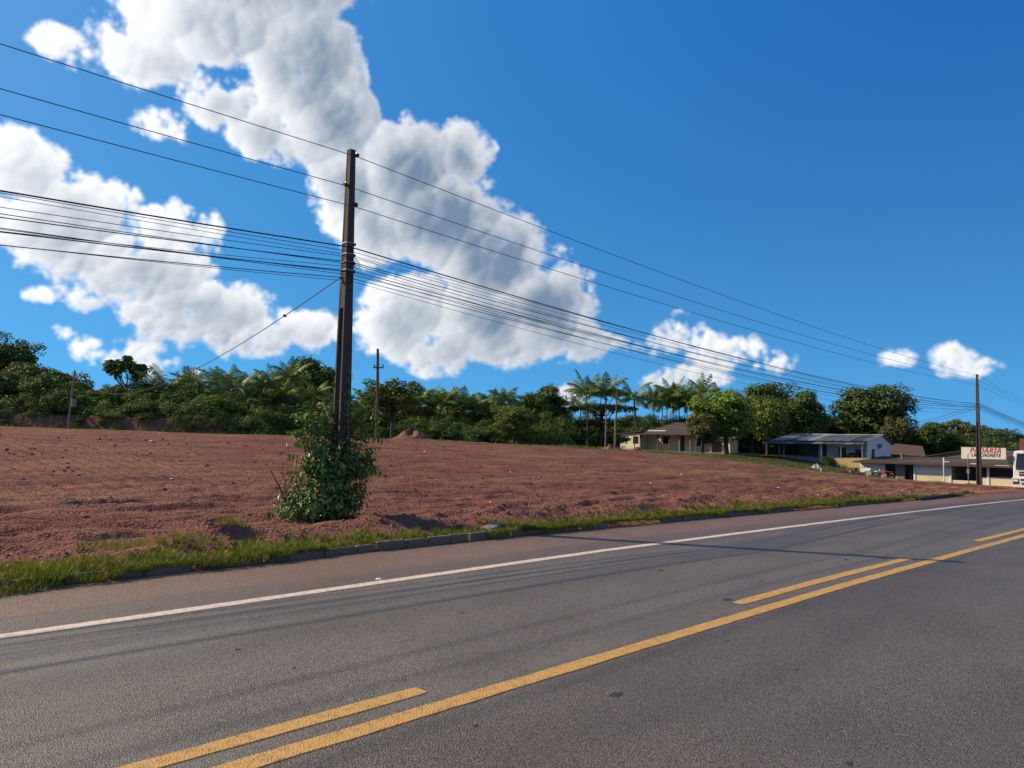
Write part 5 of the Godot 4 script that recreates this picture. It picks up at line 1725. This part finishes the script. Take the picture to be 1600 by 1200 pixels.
	# painted sign, standing on the roof
	var turn := Basis(Vector3.UP, -PI / 2)
	var sg := thing("bakery_sign", at + turn * Vector3(2.1, 2.30, -3.6), -PI / 2, "white hand-painted board reading PADARIA LANCHONETE on the bakery roof", "sign")
	part(sg, "board", M.sign, [[Vector3(2.0, 0.70, 0), Vector3(4.0, 1.42, 0.06)]])
	part(sg, "board_edge", M.red_tile, [[Vector3(2.0, 1.43, 0.01), Vector3(4.06, 0.06, 0.09)]])
	for x in [0.3, 3.9]:
		part(sg, "prop", M.wood, [[Vector3(x, 0.25, -0.12), Vector3(0.08, 0.9, 0.08)]])
	lettering(sg, "PADARIA", 2.75, 0.50, Vector3(0.80, 0.86, 0.035), M.red_paint, 0.25)
	lettering(sg, "LANCHONETE", 2.60, 0.36, Vector3(0.92, 0.44, 0.035), M.dark_paint, 0.12)

func lettering(parent: Node, text: String, w: float, h: float, at: Vector3, m: Material, slant: float) -> void:
	var f := SystemFont.new()
	f.font_names = PackedStringArray(["Droid Sans"])
	f.font_weight = 700
	var tm := TextMesh.new()
	tm.text = text
	tm.font = f
	tm.font_size = 64
	tm.pixel_size = 0.01
	tm.depth = 0.02
	tm.horizontal_alignment = HORIZONTAL_ALIGNMENT_LEFT
	tm.vertical_alignment = VERTICAL_ALIGNMENT_BOTTOM
	var bb := tm.get_aabb()
	var arr := tm.get_mesh_arrays()
	var mb := MB.new()
	for p in arr[Mesh.ARRAY_VERTEX]:
		var x: float = (p.x - bb.position.x) / bb.size.x * w
		var y: float = (p.y - bb.position.y) / bb.size.y * h
		mb.vert(at + Vector3(x + y * slant, y, p.z))
	if arr[Mesh.ARRAY_INDEX] != null:
		mb.i = arr[Mesh.ARRAY_INDEX]
	else:
		mb.i = PackedInt32Array(range(mb.v.size()))
	obj("lettering", mb.done(), m, parent)

# ------------------------------------------------------------------ vehicles and small things
func make_wheel(parent: Node, at: Vector3, r: float, w: float) -> void:
	var mb := MB.new()
	mb.tube([at - Vector3(0, 0, w * 0.5), at - Vector3(0, 0, w * 0.44), at + Vector3(0, 0, w * 0.44), at + Vector3(0, 0, w * 0.5)], [r * 0.9, r, r, r * 0.9], 20)
	var t := obj("wheel", mb.done(), M.rubber, parent)
	mb = MB.new()
	for s in [-1.0, 1.0]:
		var p: Vector3 = at + Vector3(0, 0, s * w * 0.5)
		mb.tube([p, p + Vector3(0, 0, s * 0.012), p - Vector3(0, 0, s * 0.02)], [r * 0.58, r * 0.52, r * 0.3], 16)
	obj("rim", mb.done(), M.grey_sheet, t)

func build_truck() -> void:
	# faces -x (towards the camera along the road); local x along the truck, z across
	var g := -0.92
	var t := thing("truck", Vector3(57.4, g, -11.02), 0, "white cab-over truck with a rust-brown cargo body by the bakery", "truck")
	# cab: lofted profile in x-y, extruded across with bevelled cheeks
	var prof := [Vector2(0.0, 0.40), Vector2(-0.03, 0.85), Vector2(0.0, 1.50), Vector2(0.16, 2.38), Vector2(0.36, 2.55), Vector2(1.75, 2.60), Vector2(1.78, 0.55), Vector2(1.2, 0.5)]
	var mb := MB.new()
	var zs := [-1.08, -1.03, 1.03, 1.08]
	var k := prof.size()
	var rings := []
	for j in 4:
		var ring := []
		for p in prof:
			var q: Vector2 = p
			if j == 0 or j == 3:
				q = Vector2(lerpf(p.x, 0.9, 0.06), lerpf(p.y, 1.4, 0.05))
			ring.append(Vector3(q.x, q.y, zs[j]))
		rings.append(ring)
	for j in 3:
		for i in k:
			mb.quad(rings[j][i], rings[j][(i + 1) % k], rings[j + 1][(i + 1) % k], rings[j + 1][i])
	for j in [0, 3]:
		for i in range(1, k - 1):
			mb.tri(rings[j][0], rings[j][i], rings[j][i + 1])
	var cab := obj("cab", mb.done(), M.truck_white, t)
	# windscreen lies just proud of the sloping front
	var ws := MB.new()
	ws.slab(Vector3(0.01, 1.52, -0.94), Vector3(0.01, 1.52, 0.94), Vector3(0.14, 2.32, 0.88), Vector3(0.14, 2.32, -0.88), -0.02)
	var wn := obj("windscreen", ws.done(), M.glass, cab)
	wn.position = Vector3(-0.025, 0, 0)
	part(cab, "visor", M.truck_white, [[Vector3(0.1, 2.42, 0), Vector3(0.22, 0.06, 1.9)]])
	part(cab, "wiper_panel", M.black_plastic, [[Vector3(-0.02, 1.44, 0), Vector3(0.05, 0.14, 1.84)]])
	for s in [-1.0, 1.0]:
		part(cab, "side_window", M.glass, [[Vector3(0.75, 1.85, 1.075 * s), Vector3(0.75, 0.6, 0.03)]])
		part(cab, "mirror", M.black_plastic, [[Vector3(0.05, 1.95, 1.24 * s), Vector3(0.12, 0.5, 0.2)], [Vector3(0.1, 2.2, 1.14 * s), Vector3(0.05, 0.05, 0.2)]])
		part(cab, "door_handle", M.black_plastic, [[Vector3(1.1, 1.35, 1.075 * s), Vector3(0.16, 0.05, 0.04)]])
	part(cab, "grille", M.black_plastic, [[Vector3(-0.02, 1.12, 0), Vector3(0.06, 0.28, 1.5)]])
	part(cab, "grille_slat", M.truck_white, [[Vector3(-0.045, 1.12, 0), Vector3(0.04, 0.03, 1.48)]])
	part(t, "bumper", M.truck_white, [[Vector3(-0.06, 0.56, 0), Vector3(0.22, 0.62, 2.24)]])
	part(t, "bumper_slot", M.black_plastic, [[Vector3(-0.165, 0.74, 0), Vector3(0.03, 0.13, 1.3)], [Vector3(-0.165, 0.5, 0), Vector3(0.03, 0.13, 1.2)]])
	for s in [-1.0, 1.0]:
		part(t, "headlight_housing", M.black_plastic, [[Vector3(-0.165, 0.62, 0.9 * s), Vector3(0.03, 0.34, 0.36)]])
		part(t, "headlight", M.lamp_glass, [[Vector3(-0.18, 0.68, 0.92 * s), Vector3(0.03, 0.13, 0.26)]])
	part(t, "chassis", M.black_plastic, [[Vector3(4.0, 0.62, 0), Vector3(6.4, 0.2, 0.9)]])
	# cargo body, taller than the cab, with upright ribs
	part(t, "cargo_body", M.rust, [[Vector3(4.9, 2.0, 0), Vector3(5.6, 2.5, 2.2)]])
	for j in 9:
		for s in [-1.0, 1.0]:
			part(t, "body_rib", M.rust, [[Vector3(2.3 + 0.65 * j, 2.0, 1.12 * s), Vector3(0.08, 2.5, 0.05)]])
	part(t, "body_ridge", M.rust, [[Vector3(2.16, 3.3, 0), Vector3(0.1, 0.12, 2.24)]])
	for x in [0.75, 5.4, 6.5]:
		for s in [-0.92, 0.92]:
			make_wheel(t, Vector3(x, 0.45, s), 0.45, 0.28)

func make_motorcycle(at: Vector3, turn: float, body: Material, label: String) -> void:
	var t := thing("motorcycle", at, turn, label, "motorcycle")
	for x in [-0.62, 0.62]:
		var mb := MB.new()
		var ring := []
		for k in 21:
			ring.append(Vector3(x + 0.27 * cos(TAU * k / 20.0), 0.3 + 0.27 * sin(TAU * k / 20.0), 0))
		mb.tube(ring, [0.045], 6, false)
		var w := obj("wheel", mb.done(), M.rubber, t)
		mb = MB.new()
		for k in 6:
			mb.tube([Vector3(x, 0.3, 0), Vector3(x + 0.25 * cos(TAU * k / 6.0), 0.3 + 0.25 * sin(TAU * k / 6.0), 0)], [0.02, 0.01], 4)
		obj("spokes", mb.done(), M.grey_sheet, w)
	var fr := MB.new()
	fr.tube([Vector3(0.62, 0.3, 0.06), Vector3(0.45, 0.85, 0.04), Vector3(0.40, 1.0, 0)], [0.03], 6)
	fr.tube([Vector3(-0.62, 0.3, 0.08), Vector3(-0.1, 0.4, 0.06), Vector3(0.35, 0.75, 0)], [0.03], 6)
	obj("frame", fr.done(), M.black_plastic, t)
	part(t, "engine", M.grey_sheet, [[Vector3(0.02, 0.42, 0), Vector3(0.4, 0.32, 0.26)]])
	part(t, "tank", body, [[Vector3(0.16, 0.82, 0), Vector3(0.46, 0.24, 0.26)]])
	part(t, "seat", M.black_plastic, [[Vector3(-0.38, 0.82, 0), Vector3(0.66, 0.1, 0.24)]])
	part(t, "mudguard", body, [[Vector3(0.66, 0.63, 0), Vector3(0.42, 0.05, 0.14)], [Vector3(-0.68, 0.66, 0), Vector3(0.42, 0.08, 0.16)]])
	part(t, "headlight", M.lamp_glass, [[Vector3(0.52, 0.92, 0), Vector3(0.12, 0.16, 0.16)]])
	var hb := MB.new()
	hb.tube([Vector3(0.32, 1.06, -0.36), Vector3(0.4, 1.02, 0), Vector3(0.32, 1.06, 0.36)], [0.018], 6)
	obj("handlebar", hb.done(), M.black_plastic, t)

func build_small_things() -> void:
	heap("earth_heap", Vector3(35.9, ground(35.9, 46.5) - 0.05, -46.5), 2.4, 1.0, 2.2, M.red_heap, 4, "conical heap of red earth at the crest of the field")
	heap("earth_heap", Vector3(53.0, ground(53.0, 40.8) - 0.03, -40.8), 1.5, 0.42, 1.0, M.red_heap, 6, "low heap of dark earth at the foot of the tall brown post")
	heap("earth_heap", Vector3(54.6, ground(54.6, 39.2) - 0.03, -39.2), 1.3, 0.36, 1.0, M.red_heap, 7, "low spread heap of red earth between the tall post and the road")
	heap("sand_heap", Vector3(79.2, ground(79.2, 34.2) - 0.03, -34.2), 0.9, 0.55, 0.8, M.sand, 9, "small pale heap of sand in front of the white house")
	heap("earth_heap", Vector3(5.8, ground(5.8, 13.0) - 0.06, -13.0), 0.8, 0.26, 0.5, M.red_heap, 12, "ragged mound of dark earth beside the dry forked branch")
	# parking by the bakery
	make_motorcycle(Vector3(81.5, ground(81.5, 29.6), -29.6), 1.2, M.truck_white, "white and black motorcycle parked before the bakery's white room")
	make_motorcycle(Vector3(81.5, ground(81.5, 28.2), -28.2), 1.5, M.red_paint, "red motorcycle parked before the bakery's white room")
	var rd := thing("red_cart", Vector3(82.5, ground(82.5, 31.5), -31.5), -PI / 2, "rust-red handcart beside the parked motorcycles", "handcart")
	part(rd, "box", M.rust, [[Vector3(-0.4, 0.45, 0), Vector3(0.9, 0.38, 0.6)]])
	make_wheel(rd, Vector3(-0.4, 0.25, 0.4), 0.25, 0.06)
	part(rd, "handle", M.black_plastic, [[Vector3(0.5, 0.7, 0.2), Vector3(0.6, 0.04, 0.04)], [Vector3(0.5, 0.7, -0.2), Vector3(0.6, 0.04, 0.04)]])
	for p in [[79.0, 29.0, 0.55], [79.0, 27.6, 0.55], [79.0, 26.3, 0.5], [74.0, 31.5, 0.5]]:
		var o := obj("bollard", _post(p[2], 0.06), M.plaster)
		o.position = Vector3(p[0], ground(p[0], p[1]), -p[1])
		tag(o, "short white post edging the parking beside the bakery", "bollard", "short white posts by the bakery's parking")
	# white sign post, lamp post in front of the bakery
	var sp := thing("sign_post", Vector3(82.0, ground(82.0, 23.0), -23.0), -PI / 2, "tall thin white post with a narrow plate before the cream room", "sign post")
	obj("post", _post(2.0, 0.055), M.plaster, sp)
	part(sp, "plate", M.plaster, [[Vector3(0, 2.25, 0), Vector3(0.12, 0.6, 0.05)]])
	var lp := thing("street_lamp", Vector3(80.0, ground(80.0, 20.4), -20.4), -PI / 2, "thin dark lamp post with a white head before the bakery's open counter", "lamp post")
	obj("post", _post(2.95, 0.045), M.steel, lp)
	part(lp, "lamp_head", M.lamp_glass, [[Vector3(0, 3.02, 0), Vector3(0.22, 0.2, 0.2)]])
	part(lp, "meter_plate", M.grey_sheet, [[Vector3(0, 1.35, 0.06), Vector3(0.22, 0.4, 0.06)]])
	# litter and stones
	rng.seed = 44
	for p in [[5.72, 7.98, 0.055, "white chip of stone lying beside the white edge line"], [13.9, 14.6, 0.07, ""], [27.8, 12.6, 0.12, "larger white scrap on the churned verge"], [28.6, 12.3, 0.09, ""], [9.6, 17.8, 0.08, ""], [8.4, 21.5, 0.08, ""], [17.5, 27.0, 0.10, ""], [22.0, 22.0, 0.08, ""], [31.0, 15.0, 0.11, ""], [33.0, 21.0, 0.10, ""], [26.0, 18.0, 0.08, ""], [12.0, 33.0, 0.12, ""], [15.0, 40.0, 0.14, ""], [24.0, 30.0, 0.1, ""], [7.4, 10.9, 0.05, ""], [8.2, 10.8, 0.05, ""]]:
		var mesh := lump_mesh(int(p[0] * 10))
		var o := obj("scrap" if p[3] == "" else "stone_chip", mesh, M.litter)
		var y: float = road_level(p[0]) if p[1] < 9 else ground_at(p[0], p[1]).y
		o.position = Vector3(p[0], y + p[2] * 0.2, -p[1])
		o.scale = Vector3(1.2, 0.4, 0.8) * p[2] * (0.6 if p[1] > 9 else 0.8)
		o.rotation.y = rng.randf() * 6
		if p[3] == "":
			tag(o, "small white scrap lying on the red earth", "scrap", "white scraps on the red earth")
		else:
			tag(o, p[3], "stone")
	for k in 26:
		var tar := Vector2(rng.randf_range(3.0, 16.0), rng.randf_range(0.6, 7.4))
		var rad := 0.012 + 0.035 * pow(rng.randf(), 3.0)
		var mb := MB.new()
		var y := road_level(tar.x) + 0.003
		for j in 9:
			var a0 := TAU * j / 9.0
			var a1 := TAU * (j + 1) / 9.0
			var q0 := rad * (1.0 + 0.5 * n_lump.get_noise_2d(cos(a0) * 3.0 + k * 9.0, sin(a0) * 3.0))
			var q1 := rad * (1.0 + 0.5 * n_lump.get_noise_2d(cos(a1) * 3.0 + k * 9.0, sin(a1) * 3.0))
			mb.tri(Vector3(0, 0.002, 0), Vector3(cos(a1) * q1 * 1.6, 0, sin(a1) * q1), Vector3(cos(a0) * q0 * 1.6, 0, sin(a0) * q0))
		var o := obj("tar_spot", mb.done(), M.rubber)
		o.position = Vector3(tar.x, y, -tar.y)
		tag(o, "small black tar spot on the asphalt", "tar spot", "tar spots on the road")
	# concrete slab half buried in the verge
	var sl := obj("buried_slab", _box(Vector3(0.55, 0.05, 0.22)), M.concrete)
	sl.position = Vector3(10.0, road_level(10.0) + 0.14, -10.45)
	sl.rotation = Vector3(0.1, 0.35, 0.12)
	tag(sl, "pale broken slab tilted in the grass behind the kerb", "slab")

func _post(h: float, r: float) -> ArrayMesh:
	var mb := MB.new()
	mb.tube([Vector3(0, -0.2, 0), Vector3(0, h, 0)], [r, r * 0.9], 8)
	return mb.done()

func _box(size: Vector3) -> ArrayMesh:
	var mb := MB.new()
	mb.box(Vector3.ZERO, size)
	return mb.done()
